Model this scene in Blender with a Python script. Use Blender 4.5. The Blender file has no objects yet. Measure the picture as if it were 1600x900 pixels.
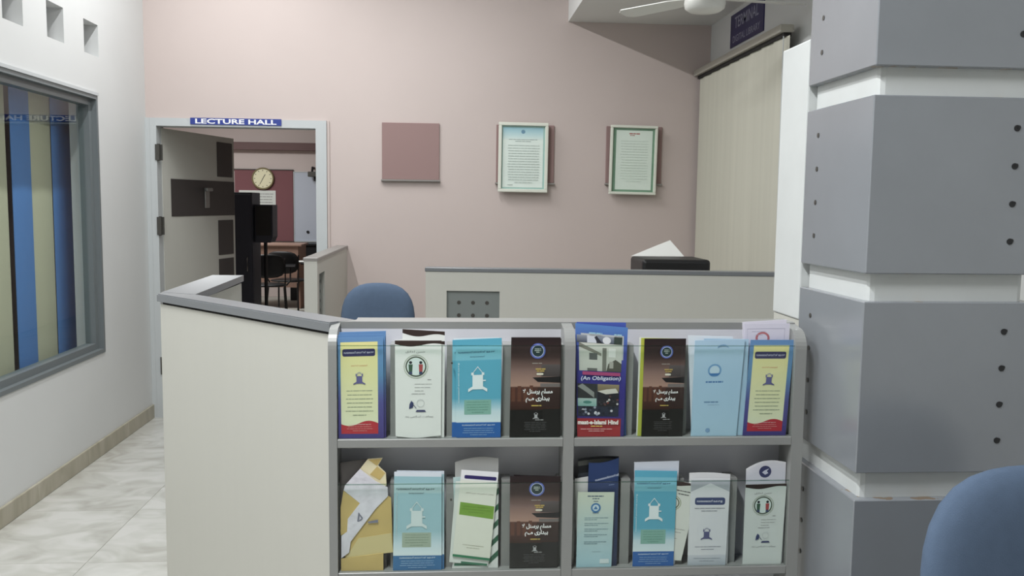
import bpy, bmesh, math, random
import numpy as np
from mathutils import Vector, Matrix
random.seed(7)
S = bpy.context.scene
C = S.collection
PI = math.pi

# ------------------------------------------------------------------ camera
YAW, PITCH, ROLL, FPX = math.radians(4.0988), math.radians(5.4565), math.radians(0.699), 1378.67
CAM = Vector((0, 0, 1.51))
fwd = Vector((math.sin(YAW)*math.cos(PITCH), math.cos(YAW)*math.cos(PITCH), -math.sin(PITCH)))
r0 = Vector((math.cos(YAW), -math.sin(YAW), 0)); u0 = r0.cross(fwd)
rgt = r0*math.cos(ROLL) + u0*math.sin(ROLL); upv = -r0*math.sin(ROLL) + u0*math.cos(ROLL)
cd = bpy.data.cameras.new('camera'); cam = bpy.data.objects.new('camera', cd); C.objects.link(cam)
cd.sensor_width = 36; cd.lens = 36*FPX/1600; cd.clip_start = 0.05
M4 = Matrix((rgt, upv, -fwd)).transposed().to_4x4(); M4.translation = CAM
cam.matrix_world = M4
S.camera = cam

def at(px, py, Y):
    "the point at depth Y seen at a pixel of the 1600 x 900 frame"
    d = rgt*((px-800)/FPX) - upv*((py-450)/FPX) + fwd
    return CAM + d*(Y/d.y)

# ------------------------------------------------------------------ world, lights, exposure
w = bpy.data.worlds.new('world'); S.world = w; w.use_nodes = True
w.node_tree.nodes['Background'].inputs[0].default_value = (0.9, 0.95, 1.0, 1)
w.node_tree.nodes['Background'].inputs[1].default_value = 0.02
S.view_settings.view_transform = 'Standard'; S.view_settings.look = 'None'
S.view_settings.gamma = 1.0; S.view_settings.exposure = -0.08
S.view_settings.use_curve_mapping = False

def lamp(name, loc, sx, sy, power, color=(1, 0.97, 0.92), rot=(0, 0, 0), spread=None):
    l = bpy.data.lights.new(name, 'AREA'); l.shape = 'RECTANGLE'; l.size = sx; l.size_y = sy
    l.energy = power; l.color = color
    if spread: l.spread = spread
    o = bpy.data.objects.new(name, l); o.location = loc; o.rotation_euler = rot; C.objects.link(o)
    return o
lamp('tube_lamp', (-1.35, 4.95, 3.607), 0.06, 1.2, 40, (0.97, 0.99, 1.0))
lamp('tube_lamp', (-1.35, 2.1, 3.607), 0.06, 1.2, 50, (0.97, 0.99, 1.0))
lamp('tube_lamp', (-0.20, 4.6, 3.16), 0.06, 1.2, 26, (0.97, 0.99, 1.0))
lamp('tube_lamp', (-0.50, 0.65, 3.277), 0.06, 1.0, 84, (0.97, 0.99, 1.0))
lamp('hall_lamp', (-3.3, 11.5, 3.1), 1.2, 1.2, 100, (0.97, 1.0, 1.0))

# ------------------------------------------------------------------ helpers
def lin(c):
    c = c/255.0
    return c/12.92 if c <= 0.04045 else ((c+0.055)/1.055)**2.4
def rgb(t): return (lin(t[0]), lin(t[1]), lin(t[2]), 1.0)

def mat(name, c, rough=0.5, metal=0.0, var=0.0, vscale=6.0, bump=0.0, bscale=80.0, spec=0.5, stretch=None):
    m = bpy.data.materials.new(name); m.use_nodes = True
    nt = m.node_tree; b = nt.nodes['Principled BSDF']
    b.inputs['Base Color'].default_value = rgb(c); b.inputs['Roughness'].default_value = rough
    b.inputs['Metallic'].default_value = metal; b.inputs['Specular IOR Level'].default_value = spec
    tc = nt.nodes.new('ShaderNodeTexCoord')
    src = tc.outputs['Object']
    if stretch:
        mp = nt.nodes.new('ShaderNodeMapping'); mp.inputs['Scale'].default_value = stretch
        nt.links.new(src, mp.inputs[0]); src = mp.outputs[0]
    if var > 0:
        n = nt.nodes.new('ShaderNodeTexNoise'); n.inputs['Scale'].default_value = vscale; n.inputs['Detail'].default_value = 4
        nt.links.new(src, n.inputs['Vector'])
        r = nt.nodes.new('ShaderNodeValToRGB')
        lo = [max(0, v*(1-var)) for v in rgb(c)[:3]]; hi = [min(1, v*(1+var)) for v in rgb(c)[:3]]
        r.color_ramp.elements[0].color = (*lo, 1); r.color_ramp.elements[1].color = (*hi, 1)
        r.color_ramp.elements[0].position = 0.3; r.color_ramp.elements[1].position = 0.7
        nt.links.new(n.outputs[0], r.inputs[0]); nt.links.new(r.outputs[0], b.inputs['Base Color'])
    if bump > 0:
        n2 = nt.nodes.new('ShaderNodeTexNoise'); n2.inputs['Scale'].default_value = bscale
        nt.links.new(src, n2.inputs['Vector'])
        bp = nt.nodes.new('ShaderNodeBump'); bp.inputs['Strength'].default_value = bump; bp.inputs['Distance'].default_value = 0.002
        nt.links.new(n2.outputs[0], bp.inputs['Height']); nt.links.new(bp.outputs[0], b.inputs['Normal'])
    return m

def glass_mat(name, tint, gloss=1.0, rough=0.02):
    m = bpy.data.materials.new(name); m.use_nodes = True
    nt = m.node_tree; nt.nodes.clear()
    out = nt.nodes.new('ShaderNodeOutputMaterial')
    tr = nt.nodes.new('ShaderNodeBsdfTransparent'); tr.inputs[0].default_value = rgb(tint)
    gl = nt.nodes.new('ShaderNodeBsdfGlossy'); gl.inputs['Roughness'].default_value = rough
    fr = nt.nodes.new('ShaderNodeFresnel'); fr.inputs['IOR'].default_value = 1.5
    mu = nt.nodes.new('ShaderNodeMath'); mu.operation = 'MULTIPLY'; mu.inputs[1].default_value = gloss
    mu.use_clamp = True
    mx = nt.nodes.new('ShaderNodeMixShader')
    ge = nt.nodes.new('ShaderNodeNewGeometry'); inv = nt.nodes.new('ShaderNodeMath'); inv.operation = 'SUBTRACT'; inv.inputs[0].default_value = 1.0
    nt.links.new(ge.outputs['Backfacing'], inv.inputs[1]); m2 = nt.nodes.new('ShaderNodeMath'); m2.operation = 'MULTIPLY'
    nt.links.new(fr.outputs[0], mu.inputs[0]); nt.links.new(mu.outputs[0], m2.inputs[0]); nt.links.new(inv.outputs[0], m2.inputs[1]); nt.links.new(m2.outputs[0], mx.inputs[0])
    nt.links.new(tr.outputs[0], mx.inputs[1]); nt.links.new(gl.outputs[0], mx.inputs[2])
    nt.links.new(mx.outputs[0], out.inputs[0])
    return m

def marble(name, c0, c1, c2, rough=0.22):
    m = bpy.data.materials.new(name); m.use_nodes = True
    nt = m.node_tree; b = nt.nodes['Principled BSDF']; b.inputs['Roughness'].default_value = rough
    tc = nt.nodes.new('ShaderNodeTexCoord'); oi = nt.nodes.new('ShaderNodeObjectInfo')
    mu = nt.nodes.new('ShaderNodeMath'); mu.operation = 'MULTIPLY'; mu.inputs[1].default_value = 40
    nt.links.new(oi.outputs['Random'], mu.inputs[0])
    ad = nt.nodes.new('ShaderNodeVectorMath'); nt.links.new(tc.outputs['Object'], ad.inputs[0]); nt.links.new(mu.outputs[0], ad.inputs[1])
    mp = nt.nodes.new('ShaderNodeMapping'); mp.inputs['Rotation'].default_value = (0, 0, 0.8); mp.inputs['Scale'].default_value = (2.0, 2.7, 1)
    nt.links.new(ad.outputs[0], mp.inputs[0])
    n = nt.nodes.new('ShaderNodeTexNoise'); n.inputs['Scale'].default_value = 2.0; n.inputs['Detail'].default_value = 2.5; n.inputs['Distortion'].default_value = 1.3
    nt.links.new(mp.outputs[0], n.inputs['Vector'])
    r = nt.nodes.new('ShaderNodeValToRGB'); e = r.color_ramp.elements
    e[0].position = 0.27; e[0].color = rgb(c0); e[1].position = 0.66; e[1].color = rgb(c2)
    k = e.new(0.47); k.color = rgb(c1)
    nt.links.new(n.outputs[0], r.inputs[0]); nt.links.new(r.outputs[0], b.inputs['Base Color'])
    return m

def ink(c):
    "print colour, slightly greyed to put haze and reflection into it"
    g = 0.3*c[0]+0.59*c[1]+0.11*c[2]
    return rgb(tuple(0.88*v+0.12*g for v in c))

def print_mat(name, rough):
    m = bpy.data.materials.new(name); m.use_nodes = True
    nt = m.node_tree; b = nt.nodes['Principled BSDF']
    b.inputs['Roughness'].default_value = rough; b.inputs['Specular IOR Level'].default_value = 0.4
    a = nt.nodes.new('ShaderNodeVertexColor'); a.layer_name = 'col'
    nt.links.new(a.outputs[0], b.inputs['Base Color'])
    return m

def base_of(p):
    while p is not None and p.parent is not None: p = p.parent
    return Vector(p.location) if p is not None else Vector((0, 0, 0))

def obj(name, bm, m, parent=None, local=False, smooth=False, base=None, fix=True):
    """link a bmesh (world coordinates, or the thing's own when local) as ONE mesh object"""
    if fix: bmesh.ops.recalc_face_normals(bm, faces=bm.faces)
    me = bpy.data.meshes.new(name)
    off = Vector((0, 0, 0)) if local else (base_of(parent) if parent is not None else Vector(base or (0, 0, 0)))
    if off.length > 0: bmesh.ops.translate(bm, verts=bm.verts, vec=-off)
    bm.to_mesh(me); bm.free()
    for k in (m if isinstance(m, (list, tuple)) else [m]): me.materials.append(k)
    if smooth:
        for p in me.polygons: p.use_smooth = True
    o = bpy.data.objects.new(name, me); C.objects.link(o)
    if parent is not None: o.parent = parent
    elif base is not None: o.location = base
    return o

def tag(o, label, cat=None, group=None, kind=None):
    o['label'] = label
    if cat: o['category'] = cat
    if group: o['group'] = group
    if kind: o['kind'] = kind
    return o

def thing(name, label, cat, loc=(0, 0, 0), rotz=0.0, group=None, kind=None):
    o = bpy.data.objects.new(name, None); C.objects.link(o)
    o.location = loc; o.rotation_euler = (0, 0, rotz); o.empty_display_size = 0.1
    return tag(o, label, cat, group, kind)

def box(bm, x0, x1, y0, y1, z0, z1, bev=0.0, seg=2, mt=None):
    g = bmesh.ops.create_cube(bm, size=1.0)
    vs = g['verts']
    for v in vs:
        v.co = Vector(((x0+x1)/2 + v.co.x*(x1-x0), (y0+y1)/2 + v.co.y*(y1-y0), (z0+z1)/2 + v.co.z*(z1-z0)))
    if bev > 0:
        es = list({e for v in vs for e in v.link_edges})
        r = bmesh.ops.bevel(bm, geom=es, offset=bev, segments=seg, affect='EDGES', profile=0.5)
        vs = list({v for f in r['faces'] for v in f.verts} | {v for v in vs if v.is_valid})
    if mt is not None: bmesh.ops.transform(bm, matrix=mt, verts=[v for v in vs if v.is_valid])
    return vs

def B(*a, **k):
    bm = bmesh.new(); box(bm, *a, **k); return bm

def cyl(bm, p, q, r, n=16, r2=None, caps=True):
    p = Vector(p); q = Vector(q); d = q-p
    m = Matrix.Translation((p+q)/2) @ d.to_track_quat('Z', 'Y').to_matrix().to_4x4()
    return bmesh.ops.create_cone(bm, cap_ends=caps, segments=n, radius1=r, radius2=r if r2 is None else r2, depth=d.length, matrix=m)['verts']

def tube(bm, pts, r, n=8):
    pts = [Vector(p) for p in pts]; rings = []
    for i, p in enumerate(pts):
        t = (pts[min(i+1, len(pts)-1)] - pts[max(i-1, 0)]).normalized()
        a = t.cross(Vector((0, 0, 1)))
        if a.length < 1e-3: a = t.cross(Vector((1, 0, 0)))
        a.normalize(); b = t.cross(a)
        rings.append([bm.verts.new(p + a*r*math.cos(2*PI*k/n) + b*r*math.sin(2*PI*k/n)) for k in range(n)])
    for i in range(len(rings)-1):
        for k in range(n):
            bm.faces.new((rings[i][k], rings[i][(k+1) % n], rings[i+1][(k+1) % n], rings[i+1][k]))
    bm.faces.new(rings[0]); bm.faces.new(rings[-1])

def lathe(bm, prof, c=(0, 0, 0), n=32):
    c = Vector(c); rings = []
    for r, z in prof:
        rings.append([bm.verts.new(c + Vector((r*math.cos(2*PI*k/n), r*math.sin(2*PI*k/n), z))) for k in range(n)])
    for i in range(len(rings)-1):
        for k in range(n):
            bm.faces.new((rings[i][k], rings[i][(k+1) % n], rings[i+1][(k+1) % n], rings[i+1][k]))
    bm.faces.new(rings[0]); bm.faces.new(rings[-1])

def prism(bm, pts, vec):
    vec = Vector(vec)
    a = [bm.verts.new(Vector(p)) for p in pts]; b = [bm.verts.new(Vector(p)+vec) for p in pts]
    n = len(a)
    bm.faces.new(a); bm.faces.new(list(reversed(b)))
    for i in range(n): bm.faces.new((a[i], a[(i+1) % n], b[(i+1) % n], b[i]))

def wall_bm(axis, c0, c1, a0, a1, z0, z1, holes):
    """a solid wall between planes c0..c1 of one axis with rectangular holes (a0,a1,z0,z1)"""
    A = sorted({a0, a1, *[h[0] for h in holes], *[h[1] for h in holes]})
    Z = sorted({z0, z1, *[h[2] for h in holes], *[h[3] for h in holes]})
    def solid(i, j):
        if i < 0 or j < 0 or i >= len(A)-1 or j >= len(Z)-1: return False
        a = (A[i]+A[i+1])/2; z = (Z[j]+Z[j+1])/2
        return not any(h[0] < a < h[1] and h[2] < z < h[3] for h in holes)
    def P(c, a, z): return Vector((c, a, z)) if axis == 'X' else Vector((a, c, z))
    bm = bmesh.new()
    def quad(*p): bm.faces.new([bm.verts.new(v) for v in p])
    for i in range(len(A)-1):
        for j in range(len(Z)-1):
            if not solid(i, j): continue
            l, r, b, t = A[i], A[i+1], Z[j], Z[j+1]
            for c in (c0, c1): quad(P(c, l, b), P(c, r, b), P(c, r, t), P(c, l, t))
            if not solid(i-1, j): quad(P(c0, l, b), P(c1, l, b), P(c1, l, t), P(c0, l, t))
            if not solid(i+1, j): quad(P(c0, r, b), P(c1, r, b), P(c1, r, t), P(c0, r, t))
            if not solid(i, j-1): quad(P(c0, l, b), P(c0, r, b), P(c1, r, b), P(c1, l, b))
            if not solid(i, j+1): quad(P(c0, l, t), P(c0, r, t), P(c1, r, t), P(c1, l, t))
    bmesh.ops.remove_doubles(bm, verts=bm.verts, dist=1e-5)
    return bm

_tc = {}
def text_geo(s, bold=0.0, shear=0.0):
    """vertices and faces of a word, scaled to a box of width 1 (returns height ratio)"""
    k = (s, bold, shear)
    if k in _tc: return _tc[k]
    cu = bpy.data.curves.new('lettering', 'FONT'); cu.body = s; cu.offset = bold; cu.shear = shear
    cu.resolution_u = 3; cu.fill_mode = 'BOTH'
    o = bpy.data.objects.new('lettering', cu); C.objects.link(o)
    bpy.context.view_layer.update()
    me = bpy.data.meshes.new_from_object(o.evaluated_get(bpy.context.evaluated_depsgraph_get()))
    vs = [tuple(v.co[:2]) for v in me.vertices]; fs = [tuple(p.vertices) for p in me.polygons]
    bpy.data.objects.remove(o); bpy.data.curves.remove(cu); bpy.data.meshes.remove(me)
    x0 = min(v[0] for v in vs); x1 = max(v[0] for v in vs); y0 = min(v[1] for v in vs); y1 = max(v[1] for v in vs)
    W = x1-x0
    g = ([((x-x0)/W-0.5, (y-(y0+y1)/2)/W) for x, y in vs], fs, (y1-y0)/W)
    _tc[k] = g
    return g
# ------------------------------------------------------------------ materials
M = {}
M['pink'] = mat('pink_paint', (198, 184, 179), 0.6, var=0.02, vscale=1.5)
M['white_wall'] = mat('white_paint', (211, 212, 211), 0.6, var=0.02, vscale=2)
M['ceiling'] = mat('ceiling_paint', (222, 222, 220), 0.7)
M['grout'] = mat('grout', (170, 167, 158), 0.8)
M['tile'] = marble('marble_tile', (170, 168, 160), (188, 187, 180), (202, 201, 196))
M['skirting'] = marble('skirting_tile', (150, 144, 126), (166, 160, 142), (178, 172, 156), 0.35)
M['alu'] = mat('grey_painted_metal', (112, 118, 120), 0.4, spec=0.5)
M['alu_light'] = mat('pale_painted_metal', (190, 194, 195), 0.4)
M['laminate'] = mat('cream_laminate', (190, 189, 181), 0.45, var=0.007, vscale=3, stretch=(12, 12, 0.6))
M['cap'] = mat('grey_edging', (114, 117, 120), 0.3)
M['cap2'] = mat('taupe_edging', (140, 136, 132), 0.4)
M['perf'] = mat('grey_perforated_plate', (120, 126, 124), 0.45)
M['dark'] = mat('black_plastic', (22, 22, 24), 0.45)
M['hole'] = mat('dark_recess', (26, 24, 23), 0.8)
M['rack'] = mat('silver_grey_board', (142, 143, 141), 0.32, var=0.015, vscale=5)
M['rack_back'] = mat('pale_back_board', (212, 212, 218), 0.4)
M['acrylic'] = glass_mat('clear_acrylic', (253, 255, 254), 1.0, 0.01)
M['acrylic_edge'] = glass_mat('acrylic_edge', (205, 222, 214), 2.0, 0.2)
M['glass'] = glass_mat('window_glass', (250, 253, 252), 1.0, 0.0)
M['blind_blue'] = mat('blue_blind_fabric', (84, 132, 196), 0.8, bump=0.2, bscale=300)
M['blind_beige'] = mat('beige_blind_fabric', (194, 191, 166), 0.8, bump=0.2, bscale=300)
M['blind_cream'] = mat('cream_blind_fabric', (196, 194, 180), 0.7, var=0.04, vscale=1.2, stretch=(14, 14, 0.25))
M['board'] = mat('mauve_felt', (150, 124, 121), 0.85, bump=0.2, bscale=400)
M['maroon'] = mat('maroon_felt', (124, 82, 86), 0.9)
M['beam'] = mat('brown_beam_paint', (98, 72, 70), 0.6)
M['whiteboard'] = mat('whiteboard', (190, 196, 208), 0.25)
M['inlay'] = mat('dark_brown_inlay', (62, 58, 57), 0.5, var=0.05)
M['steel'] = mat('brushed_steel', (150, 150, 148), 0.35, metal=0.7)
M['hinge'] = mat('dark_hinge_metal', (88, 86, 82), 0.4, metal=0.6)
M['blue_fabric'] = mat('blue_chair_fabric', (80, 97, 120), 0.9, var=0.04, vscale=40, bump=0.35, bscale=500)
M['clad'] = mat('grey_cladding', (127, 131, 136), 0.24, spec=1.0, var=0.05, vscale=4)
M['core'] = mat('white_core_paint', (200, 203, 202), 0.5, var=0.03, vscale=8)
M['blue_sign'] = mat('blue_sign_plate', (46, 62, 140), 0.4)
M['navy_sign'] = mat('navy_sign_plate', (38, 34, 84), 0.4)
M['white'] = mat('white_lettering', (238, 238, 240), 0.5)
M['frame'] = mat('ivory_frame', (222, 224, 212), 0.4)
M['paper'] = mat('white_paper', (232, 232, 228), 0.7)
M['envelope'] = mat('tan_paper', (196, 172, 110), 0.7, var=0.06, vscale=20)
M['print'] = print_mat('printed_paper', 0.42)
M['gloss_print'] = print_mat('glossy_printed_paper', 0.22)
M['brown'] = mat('brown_wood', (150, 120, 106), 0.5, var=0.1, vscale=4)
M['fan'] = mat('white_fan_enamel', (225, 225, 220), 0.35)

# cladding: chipped brown edges along the top and bottom of the boards
def add_chips(m):
    nt = m.node_tree; b = nt.nodes['Principled BSDF']
    old = b.inputs['Base Color'].links[0].from_socket
    tc = nt.nodes.new('ShaderNodeTexCoord'); sp = nt.nodes.new('ShaderNodeSeparateXYZ'); nt.links.new(tc.outputs['Generated'], sp.inputs[0])
    a = nt.nodes.new('ShaderNodeMath'); a.operation = 'SUBTRACT'; a.inputs[1].default_value = 0.5; nt.links.new(sp.outputs[2], a.inputs[0])
    ab = nt.nodes.new('ShaderNodeMath'); ab.operation = 'ABSOLUTE'; nt.links.new(a.outputs[0], ab.inputs[0])
    n = nt.nodes.new('ShaderNodeTexNoise'); n.inputs['Scale'].default_value = 24; n.inputs['Detail'].default_value = 6
    nt.links.new(tc.outputs['Object'], n.inputs['Vector'])
    mu = nt.nodes.new('ShaderNodeMath'); mu.operation = 'MULTIPLY_ADD'; mu.inputs[1].default_value = 0.035; nt.links.new(n.outputs[0], mu.inputs[0]); nt.links.new(ab.outputs[0], mu.inputs[2])
    gt = nt.nodes.new('ShaderNodeMath'); gt.operation = 'GREATER_THAN'; gt.inputs[1].default_value = 0.5212; nt.links.new(mu.outputs[0], gt.inputs[0])
    mx = nt.nodes.new('ShaderNodeMix'); mx.data_type = 'RGBA'
    nt.links.new(gt.outputs[0], mx.inputs[0]); nt.links.new(old, mx.inputs[6]); mx.inputs[7].default_value = rgb((118, 100, 80))
    nt.links.new(mx.outputs[2], b.inputs['Base Color'])
add_chips(M['clad'])

# ------------------------------------------------------------------ room shell
XL, XR, YB, ZC, YF = -2.05, 1.82, 6.20, 3.90, -3.0
fl = obj('floor', B(-4.7, XR+0.1, YF, 14.2, -0.06, -0.003), M['grout']); tag(fl, 'pale marble tiled floor', 'floor', kind='structure')
TS = 0.635
bm = B(0, TS-0.002, 0, TS-0.002, -0.003, 0.0); first = None
for iy in range(-4, 16):
    for ix in range(0, 8):
        x = -4.06 + 0.02 + ix*TS; y = 0.49 + iy*TS
        if y < YF or y > 13.6: continue
        if y < 6.0 and (x < XL-0.5 or x+TS > XR+0.55): continue
        if y > 5.5 and x+TS > 0.7: continue
        if first is None:
            first = obj('tile', bm, M['tile'], fl); t = first
        else:
            t = first.copy(); C.objects.link(t); t.parent = fl
        t.location = (x, y, 0)

W1 = (3.35, 5.37, 0.60, 2.105)
niches = [(5.215, 5.42, 2.33, 2.515), (4.755, 4.955, 2.33, 2.515), (4.30, 4.50, 2.33, 2.515), (3.84, 4.04, 2.33, 2.515)]
tag(obj('wall_left', wall_bm('X', XL-0.16, XL, YF, YB+0.1, 0, ZC, [W1]+niches), M['white_wall']),
    'white left wall with a long window and small square openings above it', 'wall', kind='structure')
DX0, DX1, DZ = -2.02, -0.84, 2.06
tag(obj('wall_back', wall_bm('Y', YB, YB+0.12, -4.7, XR+0.1, 0, ZC, [(DX0, DX1, 0, DZ)]), M['pink']),
    'dusty pink wall with the lecture hall doorway and mounted boards', 'wall', kind='structure')
tag(obj('wall_right', B(XR, XR+0.1, YF, YB, 0, ZC), M['white_wall']), 'white right wall behind the cream blind', 'wall', kind='structure')
tag(obj('wall_front', B(-4.7, XR+0.1, YF-0.1, YF, 0, ZC), mat('bounce_cut_grey', (128, 128, 124), 0.7)), 'unseen wall behind the viewer, greyed to cut bounced light', 'wall', kind='structure')  # unseen wall, colour darkened to cut light bounced onto front faces
tag(obj('ceiling', B(-4.7, XR+0.1, YF-0.1, YB+0.12, ZC, ZC+0.1), M['ceiling']), 'white main ceiling high above the office', 'ceiling', kind='structure')
tag(obj('ceiling_soffit', B(0.812, XR, 3.0, YB, 2.766, 2.95), M['ceiling']), 'lowered white ceiling slab in the right corner above the fan', 'ceiling', kind='structure')
# room behind the window
tag(obj('wall_side_room', B(-4.7, -4.6, YF, YB, 0, ZC), M['white_wall']), 'far wall of the unlit room behind the striped blind', 'wall', kind='structure')
# lecture hall
tag(obj('wall_hall_far', B(-4.7, 0.7, 14.1, 14.2, 0, 3.3), M['pink']), 'pink far wall of the lecture hall with boards and clock', 'wall', kind='structure')
tag(obj('wall_hall_left', B(-4.7, -4.6, YB+0.12, 14.1, 0, 3.3), M['pink']), 'left wall of the lecture hall', 'wall', kind='structure')
tag(obj('wall_hall_right', B(0.6, 0.7, YB+0.12, 14.1, 0, 3.3), M['pink']), 'right wall of the lecture hall', 'wall', kind='structure')
tag(obj('ceiling_hall', B(-4.7, 0.7, YB+0.12, 14.2, 3.3, 3.4), M['ceiling']), 'ceiling of the lecture hall', 'ceiling', kind='structure')
tag(obj('trim_hall_beam', B(-4.6, 0.6, 13.96, 14.1, 2.29, 2.405), M['beam']), 'brown beam across the lecture hall far wall above the clock', 'beam', kind='structure')

# skirting along the left wall: separate lengths of beige tile
sk = thing('baseboard_left', 'beige tile skirting along the foot of the left wall', 'skirting', (XL, YF, 0), kind='structure')
y = YF; k = 0
while y < YB-0.01:
    y1 = min(y+0.62, YB)
    bm = B(XL, XL+0.014, y, y1-0.002, 0.0, 0.094, 0.003, 1)
    obj('tile', bm, M['skirting'], sk); y = y1
sk2 = thing('baseboard_back', 'beige tile skirting along the pink wall', 'skirting', (DX1, YB, 0), kind='structure')
obj('tile', B(-0.60, XR, YB-0.012, YB, 0, 0.094), M['skirting'], sk2)

# ------------------------------------------------------------------ left window
wn = thing('window_1', 'long grey framed window in the white left wall', 'window', (XL, 4.36, W1[2]), kind='structure')
y0, y1, z0, z1 = W1
def ring(bm, x0, x1, a0, a1, b0, b1, t):
    box(bm, x0, x1, a0, a1, b0, b0+t); box(bm, x0, x1, a0, a1, b1-t, b1)
    box(bm, x0, x1, a0, a0+t, b0+t, b1-t); box(bm, x0, x1, a1-t, a1, b0+t, b1-t)
bm = bmesh.new(); ring(bm, XL-0.09, XL+0.006, y0+0.001, y1-0.001, z0+0.001, z1-0.001, 0.022); obj('outer_frame', bm, M['alu'], wn)
bm = bmesh.new(); ring(bm, XL-0.085, XL-0.025, y0+0.0235, y1-0.0235, z0+0.0235, z1-0.0235, 0.036); obj('sash', bm, M['alu'], wn)
bm = bmesh.new(); box(bm, XL+0.0005, XL+0.012, y0-0.012, y1+0.004, z1-0.001, z1+0.016); obj('head_moulding', bm, M['alu_light'], wn)
obj('pane', B(XL-0.058, XL-0.052, y0+0.0585, y1-0.0585, z0+0.0585, z1-0.0585), M['glass'], wn)
vb = thing('vertical_blind', 'vertical blind of alternating blue and beige strips behind the left window', 'blind', (-2.30, 4.4, 0.55))
obj('head_rail', B(-2.325, -2.265, 3.3, 5.78, 2.24, 2.29), M['alu_light'], vb)
edges = [(5.555, 5.635, 'beige', 0.0), (5.30, 5.552, 'blue', 0.006), (5.04, 5.30, 'beige', 0.0), (4.822, 5.038, 'blue', 0.006), (4.57, 4.78, 'beige', 0.0), (4.33, 4.568, 'blue', 0.006), (4.08, 4.33, 'beige', 0.0), (3.83, 4.08, 'blue', 0.006), (3.58, 3.83, 'beige', 0), (3.33, 3.58, 'blue', 0.006)]
for a, b, c, dx in edges:
    bm = bmesh.new(); n = 6; cols = []
    for i in range(n+1):
        t = i/n; yy = a+(b-a)*t; xx = -2.29+dx+0.006*math.sin(PI*t)
        cols.append([bm.verts.new((xx, yy, 0.50)), bm.verts.new((xx, yy, 2.24)), bm.verts.new((xx-0.002, yy, 2.24)), bm.verts.new((xx-0.002, yy, 0.50))])
    for i in range(n):
        for q in range(4): bm.faces.new((cols[i][q], cols[i][(q+1) % 4], cols[i+1][(q+1) % 4], cols[i+1][q]))
    bm.faces.new(cols[0]); bm.faces.new(cols[-1])
    s = obj('blind_strip', bm, M['blind_'+c], vb)
    s['label'] = c + ' blind strip'

# ------------------------------------------------------------------ doorway and door
dr = thing('door_1', 'grey framed lecture hall doorway with an open cream door', 'door', (-1.43, YB, 0), kind='structure')
f0, f1, fz = -2.018, -0.842, 2.058
obj('jamb', B(f0, -1.976, YB-0.022, YB+0.13, 0, fz), M['alu_light'], dr)
obj('casing', B(-2.0495, f0-0.0005, YB-0.022, YB-0.0005, 0, fz), M['alu_light'], dr)
obj('jamb', B(-0.915, f1, YB-0.022, YB+0.13, 0, fz), M['alu_light'], dr)
obj('door_head', B(-1.976, -0.915, YB-0.022, YB+0.13, 2.005, fz), M['alu_light'], dr)
obj('architrave', B(f1+0.001, f1+0.018, YB-0.010, YB-0.0005, 0, fz), M['pink'], dr)
A2 = Vector((-1.972, 6.275, 0)); ang = math.atan2(0.95, 0.25)
LM = Matrix.Translation(A2) @ Matrix.Rotation(ang, 4, 'Z')
def leafbox(t0, t1, n0, n1, a, b, bev=0):
    bm = bmesh.new(); box(bm, t0, t1, -n1, -n0, a, b, bev, 1, LM); return bm
lf = obj('door_leaf', leafbox(0.0, 1.0, -0.036, 0.0, 0.01, 1.998), M['laminate'], dr)
obj('inlay_panel', leafbox(0.098, 0.992, 0.0005, 0.004, 1.392, 1.655), M['inlay'], lf)
for a, b in ((1.69, 1.955), (1.085, 1.355), (0.785, 1.055), (0.48, 0.75)):
    obj('inlay_panel', leafbox(0.735, 0.965, 0.0005, 0.004, a, b), M['inlay'], lf)
h = bmesh.new(); box(h, 0.535, 0.60, -0.012, -0.0045, 1.45, 1.60, 0.003, 1, LM); box(h, 0.50, 0.585, -0.05, -0.030, 1.575, 1.600, 0.004, 1, LM); box(h, 0.560, 0.585, -0.034, -0.010, 1.577, 1.598, 0.0, 1, LM)
obj('door_handle', h, M['steel'], lf)
for a, b in ((1.77, 1.885), (1.265, 1.395), (0.3, 0.43)):
    bm = bmesh.new(); cyl(bm, (-1.966, YB-0.012, a), (-1.966, YB-0.012, b), 0.009, 10); box(bm, -1.975, -1.945, YB+0.0, YB+0.006, a+0.004, b-0.004)
    box(bm, -1.985, -1.958, YB-0.028, YB-0.023, a+0.004, b-0.004)
    obj('hinge', bm, M['hinge'], dr)

# ------------------------------------------------------------------ flat lettering on plates
def lettering(parent, s, c, ux, uz, width, m, height=None, bold=0.0, name='lettering', thick=0.0008, shear=0.0):
    """raised letters centred on c, along ux, upright uz"""
    vs, fs, r = text_geo(s, bold, shear)
    sy = width if height is None else height/r
    ux = Vector(ux).normalized(); uz = Vector(uz).normalized(); nn = ux.cross(uz); c = Vector(c)
    words = s.split(' '); n = len(s); o = None
    # one object per word: the line's glyph outlines are sorted by where they stand along it
    gaps = word_gaps(s, bold, shear)
    for k in range(len(words)):
        lo = -9 if k == 0 else gaps[k-1]; hi = 9 if k == len(words)-1 else gaps[k]
        bm = bmesh.new(); mp = {}
        for f in fs:
            xm = sum(vs[i][0] for i in f)/len(f)
            if not (lo <= xm < hi): continue
            for i in f:
                if i not in mp: mp[i] = bm.verts.new(c + ux*(vs[i][0]*width) + uz*(vs[i][1]*sy) + nn*thick)
            try: bm.faces.new([mp[i] for i in f])
            except ValueError: pass
        o = obj(name, bm, m, parent, fix=False)
    return o
def word_gaps(s, bold, shear):
    "positions of the widest empty stretches along a line of lettering: its spaces"
    vs, fs, r = text_geo(s, bold, shear)
    iv = sorted((min(vs[i][0] for i in f), max(vs[i][0] for i in f)) for f in fs); g = []; e = iv[0][1]
    for a, b in iv[1:]:
        if a > e: g.append((a-e, (a+e)/2))
        e = max(e, b)
    g = sorted(g, reverse=True)[:s.count(' ')]
    return sorted(x for _, x in g)

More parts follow.
